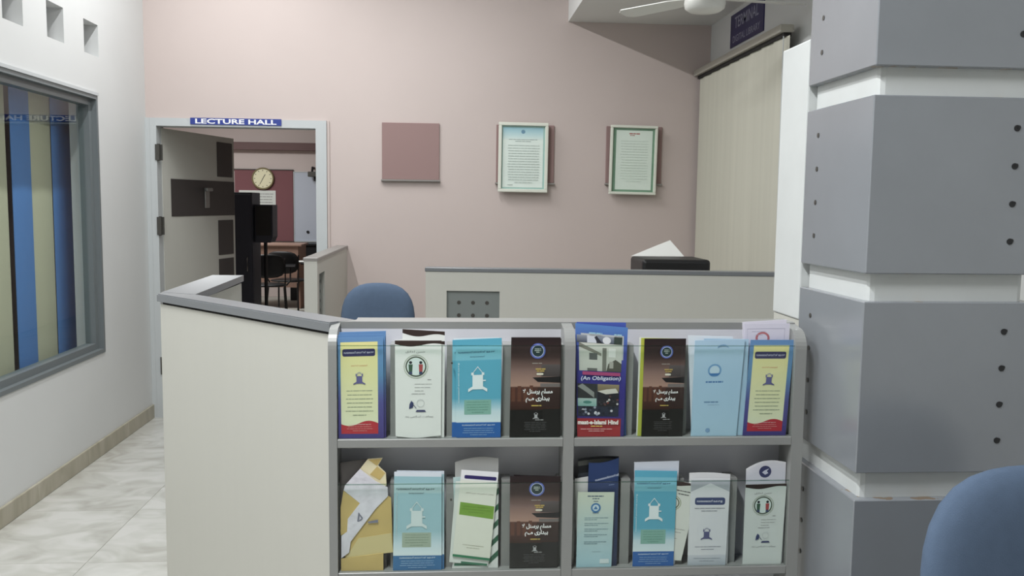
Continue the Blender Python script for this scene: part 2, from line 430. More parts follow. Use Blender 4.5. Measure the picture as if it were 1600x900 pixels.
sg = obj('hall_sign', B(-1.748, -1.143, YB-0.029, YB-0.0225, 2.018, 2.062), M['blue_sign'], base=(-1.445, YB-0.0225, 2.018))
tag(sg, 'blue LECTURE HALL sign on the door head', 'sign')
lettering(sg, 'LECTURE HALL', (-1.445, YB-0.029, 2.040), (1, 0, 0), (0, 0, 1), 0.54, M['white'], 0.033, 0.028)
s2 = obj('department_sign', B(XR-0.007, XR-0.0005, 5.135, 5.745, 2.53, 2.735), M['navy_sign'], base=(XR, 5.44, 2.53))
tag(s2, 'navy TERMINAL sign on the right wall above the cream blind', 'sign')
lettering(s2, 'TERMINAL', (XR-0.007, 5.44, 2.675), (0, -1, 0), (0, 0, 1), 0.44, mat('dull_lettering', (150, 150, 170), 0.5), 0.070, 0.008)
lettering(s2, 'DIGITAL LIBRARY', (XR-0.007, 5.44, 2.575), (0, -1, 0), (0, 0, 1), 0.50, bpy.data.materials['dull_lettering'], 0.042, 0.004)

# ------------------------------------------------------------------ boards and frames on the pink wall
def display_board(x0, x1, z0, z1, label):
    t = thing('display_board', label, 'board', ((x0+x1)/2, YB, z0), group='square mauve boards on the pink wall')
    obj('felt_panel', B(x0, x1, YB-0.014, YB-0.0005, z0+0.012, z1, 0.002, 1), M['board'], t)
    obj('ledge', B(x0-0.006, x1+0.006, YB-0.034, YB-0.0005, z0, z0+0.012, 0.002, 1), M['cap2'], t)
display_board(-0.466, -0.072, 1.655, 2.055, 'empty square mauve board nearest the lecture hall door')
display_board(0.322, 0.726, 1.645, 2.055, 'square mauve board behind the blue topped framed notice')
display_board(1.093, 1.488, 1.65, 2.058, 'square mauve board behind the green bordered framed notice')

class Pr:
    """flat print collected as coloured polygons in the (u, v) square of a sheet"""
    def __init__(self, asp): self.V = []; self.F = []; self.c = []; self.L = []; self.asp = asp; self.k = 0
    def add(self, pts, faces, cols):
        o = len(self.V); self.V += pts; self.c += cols; self.L += [self.k]*len(pts)
        self.F += [tuple(o+i for i in f) for f in faces]
    def grid(self, u0, v0, u1, v1, c, c2=None, nu=6, nv=4, fb=None, ft=None):
        self.k += 1; P = []; K = []; F = []
        for j in range(nv+1):
            for i in range(nu+1):
                u = u0+(u1-u0)*i/nu; b = fb(u) if fb else v0; t = ft(u) if ft else v1
                P.append((u, b+(t-b)*j/nv)); f = j/nv
                K.append(c if c2 is None else tuple(c[q]*(1-f)+c2[q]*f for q in range(3)))
        for j in range(nv):
            for i in range(nu):
                a = j*(nu+1)+i; F.append((a, a+1, a+nu+2, a+nu+1))
        self.add(P, F, K); return self
    def rect(self, u0, v0, u1, v1, c, c2=None): return self.grid(u0, v0, u1, v1, c, c2)
    def rrect(self, u0, v0, u1, v1, c, r=0.04):
        self.k += 1; P = []; ra = r/self.asp
        for cx, cy, a0 in ((u1-r, v1-ra, 0), (u0+r, v1-ra, 90), (u0+r, v0+ra, 180), (u1-r, v0+ra, 270)):
            for q in range(5):
                a = math.radians(a0+q*22.5); P.append((cx+r*math.cos(a), cy+ra*math.sin(a)))
        self.add(P, [tuple(range(len(P)))], [c]*len(P)); return self
    def poly(self, P, c):
        self.k += 1; self.add(list(P), [tuple(range(len(P)))], [c]*len(P)); return self
    def disc(self, u, v, r, c, n=20, sy=1.0):
        return self.poly([(u+r*math.cos(2*PI*i/n), v+r*sy/self.asp*math.sin(2*PI*i/n)) for i in range(n)], c)
    def ringo(self, u, v, r, r2, c, n=28):
        self.k += 1; P = []
        for i in range(n):
            a = 2*PI*i/n; P += [(u+r*math.cos(a), v+r/self.asp*math.sin(a)), (u+r2*math.cos(a), v+r2/self.asp*math.sin(a))]
        self.add(P, [(2*i, 2*((i+1) % n), 2*((i+1) % n)+1, 2*i+1) for i in range(n)], [c]*len(P)); return self
    def text(self, s, u, v, wd, c, bold=0.0, sy=1.0, rot=0.0, shear=0.0):
        self.k += 1; vs, fs, r = text_geo(s, bold, shear); ca, sa = math.cos(rot), math.sin(rot)
        P = []
        for x, y in vs:
            x, y = x*wd, y*wd*sy
            P.append((u+x*ca-y*sa, v+(x*sa+y*ca)/self.asp))
        self.add(P, fs, [c]*len(P)); return self
    def lines(self, u0, u1, v, n, dv, c, th=0.010, seed=1, center=True, fill=0.85):
        """rows of small word-length dashes standing for print too fine to read"""
        rn = random.Random(seed)
        for i in range(n):
            wv = v-i*dv; L = (u1-u0)*(1 if i < n-1 else 0.55)*rn.uniform(fill, 1); x = (u0+u1)/2-L/2 if center else u0; e = x+L
            self.k += 1
            while x < e-0.01:
                l = min(rn.uniform(0.03, 0.15), e-x)
                self.add([(x, wv-th/2/self.asp), (x+l, wv-th/2/self.asp), (x+l, wv+th/2/self.asp), (x, wv+th/2/self.asp)], [(0, 1, 2, 3)], [c]*4)
                x += l+0.011
        return self
    def wave(self, c, base, amp, ph, top=True, u0=0.0, u1=1.0):
        f = lambda u: base+amp*math.sin(2*PI*u+ph)
        return self.grid(u0, 0, u1, 1, c, nu=18, nv=1, fb=f if top else (lambda u: 0.0), ft=(lambda u: 1.0) if top else f)
    def build(self, name, posf, parent, m, k0=0):
        bm = bmesh.new(); lay = bm.loops.layers.float_color.new('col')
        vs = [bm.verts.new(posf(u, v, 1+k0+l)) for (u, v), l in zip(self.V, self.L)]
        bm.verts.ensure_lookup_table()
        for f in self.F:
            try: fc = bm.faces.new([vs[i] for i in f])
            except ValueError: continue
            for lp, i in zip(fc.loops, f): lp[lay] = ink(self.c[i])
        return obj(name, bm, m, parent, fix=False)

def picture_frame(c, wd, ht, roll, tilt, label, bar, prints, doc):
    """a framed notice hung on a board: frame, backing, notice, glass"""
    cx, cz = c; yb = YB-0.037
    t = thing('picture_frame', label, 'picture frame', (cx, yb, cz-ht/2), group='framed notices on the pink wall')
    R = Matrix.Translation((cx, yb, cz)) @ Matrix.Rotation(roll, 4, 'Y')
    x, z = wd/2, ht/2
    bm = bmesh.new()
    for a in ((-x, x, z-bar, z), (-x, x, -z, -z+bar), (-x, -x+bar, -z+bar, z-bar), (x-bar, x, -z+bar, z-bar)):
        box(bm, a[0], a[1], -0.028, 0, a[2], a[3], 0.003, 1, R)
    obj('frame_bars', bm, M['frame'], t)
    bm = bmesh.new(); box(bm, -x+bar, x-bar, -0.006, -0.001, -z+bar, z-bar, 0, 1, R); bk = obj('backing', bm, mat('mount_'+doc[0], doc[1], 0.6), t)
    u0, v0, u1, v1 = doc[2]
    def pos(u, v, k): return R @ Vector((-x+(u0+(u1-u0)*u)*wd, -0.0065-0.0003*k, -z+(v0+(v1-v0)*v)*ht))
    prints.build('notice', pos, t, M['print'])
    bm = bmesh.new(); box(bm, -x+bar, x-bar, -0.018, -0.016, -z+bar, z-bar, 0, 1, R); obj('pane', bm, M['acrylic'], t)
    bm = bmesh.new(); cyl(bm, (cx, yb, cz+z*0.72), (cx, YB-0.0145, cz+z*0.72), 0.006, 8); obj('hanging_hook', bm, M['steel'], t)

p = Pr(1.5); p.rect(0, 0, 1, 1, (238, 242, 238)).rect(0, 0.80, 1, 1, (232, 240, 238), (160, 204, 222))
p.disc(0.5, 0.93, 0.05, (110, 150, 180)); p.lines(0.1, 0.9, 0.80, 2, 0.03, (140, 150, 150), 0.012, 3)
p.lines(0.12, 0.92, 0.70, 15, 0.044, (176, 184, 180), 0.014, 5, fill=0.95)
p.lines(0.12, 0.4, 0.04, 1, 0.05, (150, 155, 150), 0.012, 8, False)
picture_frame((0.507, 1.829), 0.344, 0.478, 0.006, 0, 'ivory framed notice with blue sky heading, middle of the pink wall', 0.022, p, ('teal', (170, 198, 194), (0.09, 0.07, 0.90, 0.93)))
p = Pr(1.6); p.rect(0, 0, 1, 1, (234, 240, 232)); p.text('NOTICE BOARD'[:6], 0.5, 0.935, 0.0001, (190, 120, 110))
p.lines(0.2, 0.8, 0.945, 1, 0.03, (186, 96, 90), 0.03, 3); p.lines(0.3, 0.6, 0.915, 1, 0.03, (186, 96, 90), 0.018, 4)
p.lines(0.12, 0.9, 0.82, 16, 0.045, (202, 212, 202), 0.012, 6, fill=0.9)
picture_frame((1.279, 1.823), 0.332, 0.478, 0.012, 0, 'ivory framed notice with green border and red heading, nearest the blind', 0.018, p, ('green', (122, 156, 132), (0.13, 0.07, 0.90, 0.93)))

# ------------------------------------------------------------------ cream blind on the right wall
cb = thing('vertical_blind', 'cream vertical blind closed over the right wall beside the pink wall', 'blind', (1.72, 5.3, 0.4))
obj('head_rail', B(1.70, 1.775, 4.56, 6.19, 2.412, 2.452, 0.004, 1), mat('pelmet_beige', (172, 168, 158), 0.4), cb)
obj('shade_gap_strip', B(1.725, 1.765, 4.57, 6.17, 2.392, 2.412), M['hole'], cb)  # dark strip added to paint the shaded gap under the rail
for yb_ in (4.75, 5.35, 5.95): obj('wall_bracket', B(1.7755, XR-0.0005, yb_, yb_+0.03, 2.42, 2.455), M['alu_light'], cb)
n = 17; first = None
for i in range(n):
    a = 4.59+i*(6.10-4.59)/(n-1)
    bm = bmesh.new(); box(bm, -0.0008, 0.0008, -0.055, 0.055, 0.35, 2.392, 0, 1, Matrix.Translation((1.742 - 0.004*(i % 2), a, 0)) @ Matrix.Rotation(0.04, 4, 'Z'))
    obj('blind_strip', bm, M['blind_cream'], cb)
bm = bmesh.new(); tube(bm, [(1.72, 4.56, 2.39), (1.72, 4.55, 1.6), (1.725, 4.555, 0.9)], 0.003, 6); obj('pull_cord', bm, M['alu_light'], cb)

# ------------------------------------------------------------------ ceiling fan
fn = thing('ceiling_fan', 'white ceiling fan hanging under the lowered ceiling slab', 'fan', (1.26, 4.42, 2.47))
bm = bmesh.new(); lathe(bm, [(0.02, 0.0), (0.075, 0.002), (0.098, 0.018), (0.102, 0.04), (0.098, 0.07), (0.06, 0.095), (0.02, 0.10)], (1.26, 4.42, 2.47)); obj('motor', bm, M['fan'], fn, smooth=True)
bm = bmesh.new(); cyl(bm, (1.26, 4.42, 2.565), (1.26, 4.42, 2.74), 0.012, 12); obj('down_rod', bm, M['fan'], fn)
bm = bmesh.new(); lathe(bm, [(0.02, 2.69), (0.055, 2.705), (0.06, 2.766), (0.03, 2.766)], (1.26, 4.42, 0), 20); obj('canopy', bm, M['fan'], fn, smooth=True)
for k in range(3):
    R = Matrix.Translation((1.26, 4.42, 2.535)) @ Matrix.Rotation(math.radians(128+120*k), 4, 'Z') @ Matrix.Rotation(math.radians(9), 4, 'X')
    bm = bmesh.new(); prism(bm, [(0.09, -0.03, 0), (0.2, -0.052, 0), (0.5, -0.06, 0), (0.535, -0.03, 0), (0.535, 0.03, 0), (0.5, 0.06, 0), (0.2, 0.052, 0), (0.09, 0.03, 0)], (0, 0, 0.004))
    bmesh.ops.transform(bm, matrix=R, verts=bm.verts); obj('blade', bm, M['fan'], fn)

# ------------------------------------------------------------------ cubicle partitions
HP = 1.25
def plan(bm, pts, z0, z1): prism(bm, [(x, y, z0) for x, y in pts], (0, 0, z1-z0))
K = Vector((-0.807, 2.492)); N = Vector((-0.2575, 1.9115)); dd = (N-K).normalized(); nn = Vector((-dd.y, dd.x))
t = thing('cubicle_partition', 'cream angled counter panel with grey edging beside the leaflet rack', 'partition', (-0.53, 2.23, 0), group='cream cubicle partitions')
e = N + nn*0.072
def off(p, a): return p + nn*a
Ki = Vector((-0.722, 2.4985)); 
bm = bmesh.new(); plan(bm, [off(K, 0.006)+dd*0.008, off(N, 0.006)-dd*0.004, off(N, 0.062)-dd*0.004, off(K, 0.062)+dd*0.075], 0.0, HP-0.028); obj('panel', bm, M['laminate'], t)
bm = bmesh.new(); plan(bm, [off(K, 0.011)+dd*0.012, off(N, 0.011)-dd*0.005, off(N, 0.057)-dd*0.005, off(K, 0.057)+dd*0.07], HP-0.028, HP-0.021); obj('shadow_gap', bm, M['hole'], t)
bm = bmesh.new(); plan(bm, [K, N, e, off(K, 0.072)+dd*0.085, (-0.808, 2.535)], HP-0.021, HP)
bmesh.ops.bevel(bm, geom=[x for x in bm.edges if abs(x.verts[0].co.z-x.verts[1].co.z) < 1e-6 and x.verts[0].co.z > HP-0.005], offset=0.003, segments=2, affect='EDGES'); obj('edging', bm, M['cap'], t)
t = thing('cubicle_partition', 'short cream return panel with grey edging running back towards the lecture hall door', 'partition', (-0.77, 2.83, 0), group='cream cubicle partitions')
obj('panel', B(-0.812, -0.722, 2.60, 3.122, 0, HP-0.028), M['laminate'], t)
obj('shadow_gap', B(-0.806, -0.728, 2.60, 3.115, HP-0.028, HP-0.021), M['hole'], t)
bm = bmesh.new(); plan(bm, [(-0.808, 2.537), (-0.7, 2.472+0.012), (-0.716, 3.13), (-0.823, 3.13)], HP-0.021, HP); obj('edging', bm, M['cap'], t)

def plate(parent, R, x0, x1, z0, z1, yf):
    pl = bmesh.new(); box(pl, x0, x1, yf, yf+0.006, z0, z1, 0, 1, R); o = obj('perforated_plate', pl, M['perf'], parent)
    for i in range(3):
        for j in range(4):
            bm = bmesh.new(); x = x0+0.058+i*0.067; z = z1-0.057-j*0.061
            cyl(bm, R @ Vector((x, yf-0.0015, z)), R @ Vector((x, yf+0.001, z)), 0.0095, 12, 0.0075); obj('hole_plug', bm, M['hinge'], o)

def partition(label, R, L, H, th, x0, x1, side, capm, loc):
    t = thing('cubicle_partition', label, 'partition', loc, group='cream cubicle partitions')
    bm = wall_bm('Y', 0, th, 0, L, 0, H-0.02, [(x0, x1, H-0.36, H-0.11)]); bmesh.ops.transform(bm, matrix=R, verts=bm.verts); obj('panel', bm, M['laminate'], t)
    bm = bmesh.new(); box(bm, -0.004, L+0.0, -0.005, th+0.005, H-0.02, H, 0.003, 1, R); obj('edging', bm, capm, t)
    plate(t, R, x0, x1, H-0.36, H-0.11, 0.014)
    return t
R = Matrix.Translation((-0.111, 4.191, 0)) @ Matrix.Rotation(-0.106, 4, 'Z')
partition('long cream cross panel with a square perforated plate in front of the printer', R, 1.79, 1.205, 0.06, 0.10, 0.352, 0, M['cap'], (0.8, 4.1, 0))
R = Matrix.Translation((-0.709, 4.80, 0)) @ Matrix.Rotation(PI/2, 4, 'Z')
# local x runs back along the wall direction; face at local y = 0 looks to -x, so mirror by rotating
t = thing('cubicle_partition', 'cream partition end standing between the lecture hall doorway and blue chair', 'partition', (-0.745, 5.5, 0), group='cream cubicle partitions')
obj('panel', wall_bm('X', -0.779, -0.709, 4.803, 6.199, 0, 1.188, [(4.865, 5.085, 0.86, 1.115)]), M['laminate'], t)
obj('edging', B(-0.784, -0.704, 4.80, 6.199, 1.188, 1.208, 0.003, 1), M['cap2'], t)
pl = obj('perforated_plate', B(-0.735, -0.729, 4.865, 5.085, 0.86, 1.115), M['perf'], t)
for i in range(3):
    for j in range(4):
        bm = bmesh.new(); cyl(bm, (-0.7295, 4.91+i*0.065, 1.06-j*0.055), (-0.7275, 4.91+i*0.065, 1.06-j*0.055), 0.009, 10); obj('hole_plug', bm, M['hinge'], pl)

# ------------------------------------------------------------------ leaflet rack
rk = thing('leaflet_rack', 'silver grey leaflet rack with clear acrylic fronted pockets', 'rack', (0.265, 1.9, 0))
YR, YK = 1.86, 1.932
def side_panel(x0, x1):
    prof = [(YK, 0.0), (YR, 0.0)]
    for i in range(9):
        a = PI - i*PI/16; prof.append((YR+0.042+0.042*math.cos(a), HP-0.05+0.042*math.sin(a)))
    prof.append((YK, HP-0.003))
    bm = bmesh.new(); prism(bm, [(x0, y, z) for y, z in prof], (x1-x0, 0, 0)); return bm
XA, XB, XC, XD, XE, XF = -0.254, -0.236, 0.249, 0.272, 0.757, 0.782
obj('side_panel', side_panel(XA, XB), M['rack'], rk); obj('side_panel', side_panel(XE, XF), M['rack'], rk)
obj('centre_panel', side_panel(XC, XD), M['rack'], rk)
obj('back_panel', B(XA, XF, YK+0.0002, YK+0.016, 0, HP-0.016), M['rack_back'], rk)
bm = bmesh.new(); plan(bm, [(XA+0.01, YK-0.0), (XF, YK-0.0), (XF, 2.0), (-0.205, 2.0), (-0.205, 1.964)], HP-0.0155, HP-0.0005); obj('top_cap', bm, M['rack'], rk)
LEV = [1.005, 0.710, 0.415, 0.12]
BAYS = [(XB, XC), (XD, XE)]
for b0, b1 in BAYS:
    for z in LEV:
        obj('shelf', B(b0+0.0002, b1-0.0002, YR+0.001, YK, z-0.0185, z, 0.001, 1), M['rack'], rk)
        top = z+0.2015 if z > 1 else z+0.195
        for k in range(5):
            xc = b0+(b1-b0)*k/4; hw = 0.0105
            xa, xb = xc-hw, xc+hw
            if k == 0: xa, xb = b0, b0+0.009
            if k == 4: xa, xb = b1-0.006, b1
            obj('pocket_divider', B(xa, xb, YR+0.026, YK, z, top-0.0005), M['rack'], rk)
        a = obj('acrylic_front', B(b0+0.001, b1-0.001, YR+0.002, YR+0.0052, z, top), M['acrylic'], rk)
        obj('polished_edge', B(b0+0.001, b1-0.001, YR+0.002, YR+0.0052, top+0.0001, top+0.0016), M['acrylic_edge'], a)
for x, z in ((0.007, 1.15), (0.007, 0.85)):
    bm = bmesh.new(); cyl(bm, (x, YR+0.0015, z+0.02), (x, YR+0.0055, z+0.02), 0.0022, 10); obj('fixing_screw', bm, M['hinge'], rk)

# ------------------------------------------------------------------ pillar with grey cladding
pc = thing('clad_pillar', 'square white pillar wrapped in grey screwed cladding blocks with white gaps', 'pillar', (0.99, 1.83, 0), kind='structure')
PX0, PX1, PY0, PY1 = 0.81, 1.165, 1.664, 1.985
obj('core', B(PX0+0.018, PX1-0.018, PY0+0.018, PY1, 0, ZC, 0.012, 2), M['core'], pc)
z = 1.7265
for k in range(-4, 6):
    zt = 1.7265 + k*0.3995; zb = zt-0.3445
    if zb < 0: zb = 0.0
    if zt > ZC: zt = ZC-0.01
    if zt-zb < 0.05: continue
    bl = obj('cladding_block', B(PX0, PX1, PY0, PY1-0.004, zb, zt, 0.002, 1), M['clad'], pc)
    for q in range(4):
        zz = zt-0.0585-q*0.0735
        if zz < zb+0.02: continue
        for xx in (PX0+0.29, PX0+0.065):
            if xx < 1 : continue
            bm = bmesh.new(); cyl(bm, (xx, PY0-0.0012, zz), (xx, PY0+0.002, zz), 0.0062, 12); cyl(bm, (xx+0.0035, PY0-0.0016, zz+0.002), (xx+0.0035, PY0, zz+0.002), 0.0035, 8); obj('screw', bm, M['dark'], bl)
        bm = bmesh.new(); cyl(bm, (PX0-0.0012, PY1-0.07, zz), (PX0+0.002, PY1-0.07, zz), 0.0055, 12); obj('screw', bm, M['hinge'], bl)
wp = obj('white_panel', B(PX0, PX0+0.05, PY1+0.0005, 2.148, 1.249, 1.889, 0.004, 2), M['core'], base=(PX0, 2.06, 1.249))
tag(wp, 'white upright panel fixed behind the grey clad pillar', 'panel', kind='structure')
wp2 = obj('counter_end', B(PX0+0.003, PX0+0.047, PY1+0.0005, 2.145, 0, 1.2485), M['laminate'], base=(PX0, 2.06, 0))
tag(wp2, 'cream counter end panel below the white upright panel', 'panel')

# ------------------------------------------------------------------ office chairs
def cushion(w_, h_, th, rad, n=40, rings=7, curve=0.25, crown=0.0):
    """rounded cushion in the local x-z plane, centred, thickness along y"""
    out = []
    for i in range(n):
        a = 2*PI*i/n; cx = math.cos(a); cz = math.sin(a)
        k = (abs(cx)**3.2+abs(cz)**3.2)**(-1/3.2)
        out.append((cx*k*w_/2, cz*k*h_/2 + crown*(1-(cx*k)**2)*max(0, cz*k)))
    bm = bmesh.new(); R_ = {}
    def y(s, x, sg): return sg*th/2*math.sqrt(max(0, 1-s**5)) + curve*x*x
    for sg in (-1, 1):
        c = bm.verts.new((0, y(0, 0, sg), 0)); prev = None
        for r in range(1, rings+1):
            s = math.sin(PI/2*r/rings)
            if r == rings:
                ring_ = R_.get('edge') or [bm.verts.new((p[0], curve*p[0]**2, p[1])) for p in out]; R_['edge'] = ring_
            else: ring_ = [bm.verts.new((p[0]*s, y(s, p[0]*s, sg), p[1]*s)) for p in out]
            for i in range(n):
                j = (i+1) % n
                if prev is None: bm.faces.new((c, ring_[i], ring_[j]))
                else: bm.faces.new((prev[i], ring_[i], ring_[j], prev[j]))
            prev = ring_
    return bm
def office_chair(label, loc, rotz):
    t = thing('office_chair', label, 'chair', loc, rotz, 'blue fabric office chairs')
    bm = cushion(0.40, 0.44, 0.085, 0.1, curve=-0.22, crown=0.02); bmesh.ops.transform(bm, matrix=Matrix.Translation((0, 0.03, 0.833)) @ Matrix.Rotation(-0.08, 4, 'X'), verts=bm.verts)
    obj('backrest', bm, M['blue_fabric'], t, local=True, smooth=True)
    bm = cushion(0.47, 0.44, 0.09, 0.1, curve=0.0); bmesh.ops.transform(bm, matrix=Matrix.Translation((0, -0.25, 0.47)) @ Matrix.Rotation(PI/2, 4, 'X'), verts=bm.verts)
    obj('seat', bm, M['blue_fabric'], t, local=True, smooth=True)
    bm = bmesh.new(); tube(bm, [(0, -0.2, 0.425), (0, 0.04, 0.425), (0, 0.085, 0.48), (0, 0.085, 0.62), (0, 0.075, 0.80)], 0.018, 10); obj('back_bar', bm, M['dark'], t, local=True, smooth=True)
    bm = bmesh.new(); cyl(bm, (0, -0.25, 0.12), (0, -0.25, 0.30), 0.028, 16); cyl(bm, (0, -0.25, 0.30), (0, -0.25, 0.42), 0.016, 16); box(bm, -0.09, 0.09, -0.34, -0.16, 0.412, 0.43); obj('gas_column', bm, M['dark'], t, local=True)
    bm = bmesh.new()
    for k in range(5):
        a = 2*PI*k/5+0.3; tube(bm, [(0, -0.25, 0.115), (0.15*math.cos(a), -0.25+0.15*math.sin(a), 0.105), (0.28*math.cos(a), -0.25+0.28*math.sin(a), 0.075)], 0.017, 8)
    obj('star_base', bm, M['dark'], t, local=True)
    for k in range(5):
        a = 2*PI*k/5+0.3; c = Vector((0.28*math.cos(a), -0.25+0.28*math.sin(a), 0.028)); s = Vector((-math.sin(a), math.cos(a), 0))*0.02
        bm = bmesh.new(); cyl(bm, c-s, c+s, 0.028, 14); cyl(bm, c, c+Vector((0, 0, 0.05)), 0.008, 8); obj('caster', bm, M['dark'], t, local=True)
    return t
office_chair('blue fabric office chair standing before the pink wall, behind the leaflet rack', (-0.385, 4.78, 0), 0.0)
office_chair('blue fabric office chair in the near right corner, before the clad pillar', (0.995, 1.37, 0), 0.12)

# ------------------------------------------------------------------ printer on a cabinet behind the cross panel
pcab = thing('printer_cabinet', 'white cabinet carrying the printer behind the cross panel', 'cabinet', (1.19, 4.7, 0))
obj('body', B(0.86, 1.5, 4.45, 4.95, 0.0, 0.96, 0.004, 1), M['laminate'], pcab)
obj('door', B(0.87, 1.178, 4.435, 4.4495, 0.06, 0.94, 0.002, 1), M['laminate'], pcab); obj('door', B(1.182, 1.49, 4.435, 4.4495, 0.06, 0.94, 0.002, 1), M['laminate'], pcab)
pr_ = thing('printer', 'black desktop printer showing above the cross panel edging', 'printer', (1.187, 4.7, 0.96))
bm = B(1.006, 1.369, 4.53, 4.85, 0.96, 1.229, 0.018, 3); obj('body', bm, M['dark'], pr_, smooth=False)
obj('output_slot', B(1.05, 1.32, 4.526, 4.5305, 1.00, 1.07), M['hole'], pr_)
bm = bmesh.new(); prism(bm, [(1.10, 4.853, 1.14), (1.25, 4.853, 1.14), (1.25, 4.89, 1.225), (1.10, 4.89, 1.225)], (0, 0.005, 0.0)); obj('paper_support', bm, M['dark'], pr_)
P1_, P2_, P3_ = at(985, 418, 4.84), at(1045, 375, 4.93), at(1068, 412, 4.84)
P1_.z = 1.2295
P3_.z = 1.2295; P1_.y = P3_.y = 4.83; P2_.y = 4.90
bm = bmesh.new(); prism(bm, [P1_, P3_, P2_, P2_ + (P1_-P3_)*0.25 + Vector((0, 0, -0.03))], (0, 0.002, 0))
tag(obj('paper_sheet', bm, M['paper'], base=tuple(P1_)), 'loose white sheet standing askew in the printer tray', 'paper')

# ------------------------------------------------------------------ lecture hall furniture
pb = thing('pinboard', 'maroon felt pinboard on the lecture hall far wall', 'board', (-2.88, 14.1, 0.874))
obj('felt_panel', B(-3.33, -2.44, 14.07, 14.0995, 0.88, 1.985), M['maroon'], pb)
obj('board_rail', B(-3.35, -2.435, 14.055, 14.0995, 1.986, 2.0), M['hinge'], pb); obj('board_rail', B(-3.35, -2.435, 14.05, 14.0995, 0.86, 0.879), M['hinge'], pb)
po = Pr(0.9); po.rect(0, 0, 1, 1, (212, 216, 210)).rect(0.3, 0.55, 0.42, 0.9, (150, 180, 205)); po.lines(0.45, 0.95, 0.9, 9, 0.09, (150, 150, 148), 0.02, 2, False)
ps = obj('poster', B(-3.265, -2.705, 14.06, 14.069, 1.175, 1.668), M['paper'], base=(-2.985, 14.065, 1.175)); tag(ps, 'white printed poster pinned on the maroon board under the clock', 'poster')
po.build('notice', lambda u, v, k: Vector((-3.26+0.55*u, 14.0595-0.0005*k, 1.18+0.483*v)), ps, M['print'])
ck = thing('wall_clock', 'round cream wall clock with dark rim above the poster', 'clock', (-2.892, 14.04, 1.852))
bm = bmesh.new(); lathe(bm, [(0.02, 0), (0.165, 0.0), (0.172, 0.015), (0.165, 0.035), (0.15, 0.035), (0.148, 0.022), (0.02, 0.022)], (0, 0, 0), 40)
bmesh.ops.transform(bm, matrix=Matrix.Translation((-2.892, 14.055, 1.852)) @ Matrix.Rotation(PI/2, 4, 'X'), verts=bm.verts); obj('rim', bm, mat('brass_rim', (120, 108, 70), 0.4), ck)
bm = bmesh.new(); cyl(bm, (-2.892, 14.030, 1.852), (-2.892, 14.034, 1.852), 0.147, 40); obj('dial', bm, mat('cream_dial', (226, 220, 186), 0.5), ck)
for k in range(12):
    bm = bmesh.new(); a = k*PI/6; box(bm, -0.004, 0.004, -0.0005, 0.0005, 0.115, 0.135, 0, 1, Matrix.Translation((-2.892, 14.0285, 1.852)) @ Matrix.Rotation(a, 4, 'Y')); obj('hour_mark', bm, M['dark'], ck)
for a, l, w_ in ((208, 0.10, 0.006), (200, 0.075, 0.008)):
    a = a if l > 0.08 else 30
    bm = bmesh.new(); box(bm, -w_/2, w_/2, -0.0006, 0.0006, -0.015, l, 0, 1, Matrix.Translation((-2.892, 14.0265-0.001*(l > 0.08), 1.852)) @ Matrix.Rotation(math.radians(a), 4, 'Y')); obj('clock_hand', bm, M['dark'], ck)
wb = thing('whiteboard', 'pale whiteboard beside the maroon pinboard in the lecture hall', 'whiteboard', (-1.8, 14.1, 0.88))
obj('writing_surface', B(-2.42, -1.1, 14.075, 14.0995, 0.89, 1.955), M['whiteboard'], wb)
bm = bmesh.new(); box(bm, -2.432, -2.4205, 14.068, 14.0995, 0.878, 1.967); box(bm, -2.42, -1.1, 14.068, 14.0995, 1.9555, 1.967); box(bm, -2.42, -1.1, 14.05, 14.0995, 0.872, 0.889); obj('board_frame', bm, M['alu_light'], wb)
bm = bmesh.new(); cyl(bm, (-2.216, 14.06, 1.03), (-2.216, 14.0745, 1.03), 0.022, 14); obj('magnet', bm, M['dark'], wb)
ws = thing('wall_speaker', 'small dark unit on a bracket above the whiteboard', 'speaker', (-2.08, 14.1, 1.85))
bm = B(-2.18, -2.02, 13.86, 14.0, 1.885, 1.965, 0.01, 2); obj('body', bm, M['hinge'], ws)
bm = bmesh.new(); box(bm, -2.10, -2.04, 13.94, 14.0, 1.82, 1.885); tube(bm, [(-2.12, 13.94, 1.965), (-2.12, 13.97, 2.03), (-2.12, 14.099, 2.03)], 0.018, 8); obj('bracket', bm, M['dark'], ws)
lc = thing('low_cabinet', 'low black cabinet under the whiteboard in the lecture hall', 'cabinet', (-1.8, 13.8, 0))
obj('body', B(-2.415, -1.2, 13.6, 14.0, 0.0, 0.84), M['dark'], lc); obj('top', B(-2.43, -1.19, 13.57, 14.03, 0.8405, 0.866), M['dark'], lc)
dk = thing('desk', 'brown wooden desk standing before the maroon pinboard', 'desk', (-2.4, 12.8, 0))
obj('desktop', B(-2.95, -2.06, 12.5, 13.1, 0.88, 0.908, 0.004, 1), M['brown'], dk)
obj('modesty_panel', B(-2.90, -2.11, 12.53, 12.55, 0.3, 0.8795), M['brown'], dk)
for x in (-2.91, -2.12):
    obj('side_panel', B(x-0.0, x+0.03, 12.555, 13.08, 0, 0.8795), M['brown'], dk)
cb2 = thing('equipment_cabinet', 'tall black cabinet beside the open lecture hall door', 'cabinet', (-2.4, 10.2, 0))
obj('body', B(-2.66, -2.188, 10.02, 10.45, 0.0, 1.60, 0.006, 1), mat('navy_black_metal', (42, 46, 60), 0.45), cb2)
obj('door', B(-2.65, -2.196, 10.004, 10.0195, 0.04, 1.58, 0.002, 1), bpy.data.materials['navy_black_metal'], cb2)
bm = bmesh.new(); tube(bm, [(-2.24, 10.003, 0.72), (-2.24, 9.98, 0.73), (-2.24, 9.98, 0.87), (-2.24, 10.003, 0.88)], 0.006, 6); obj('door_handle', bm, M['steel'], cb2)
sp_ = thing('loudspeaker', 'black box unit on a pole stand right of the tall black cabinet', 'speaker', (-2.07, 10.3, 0))
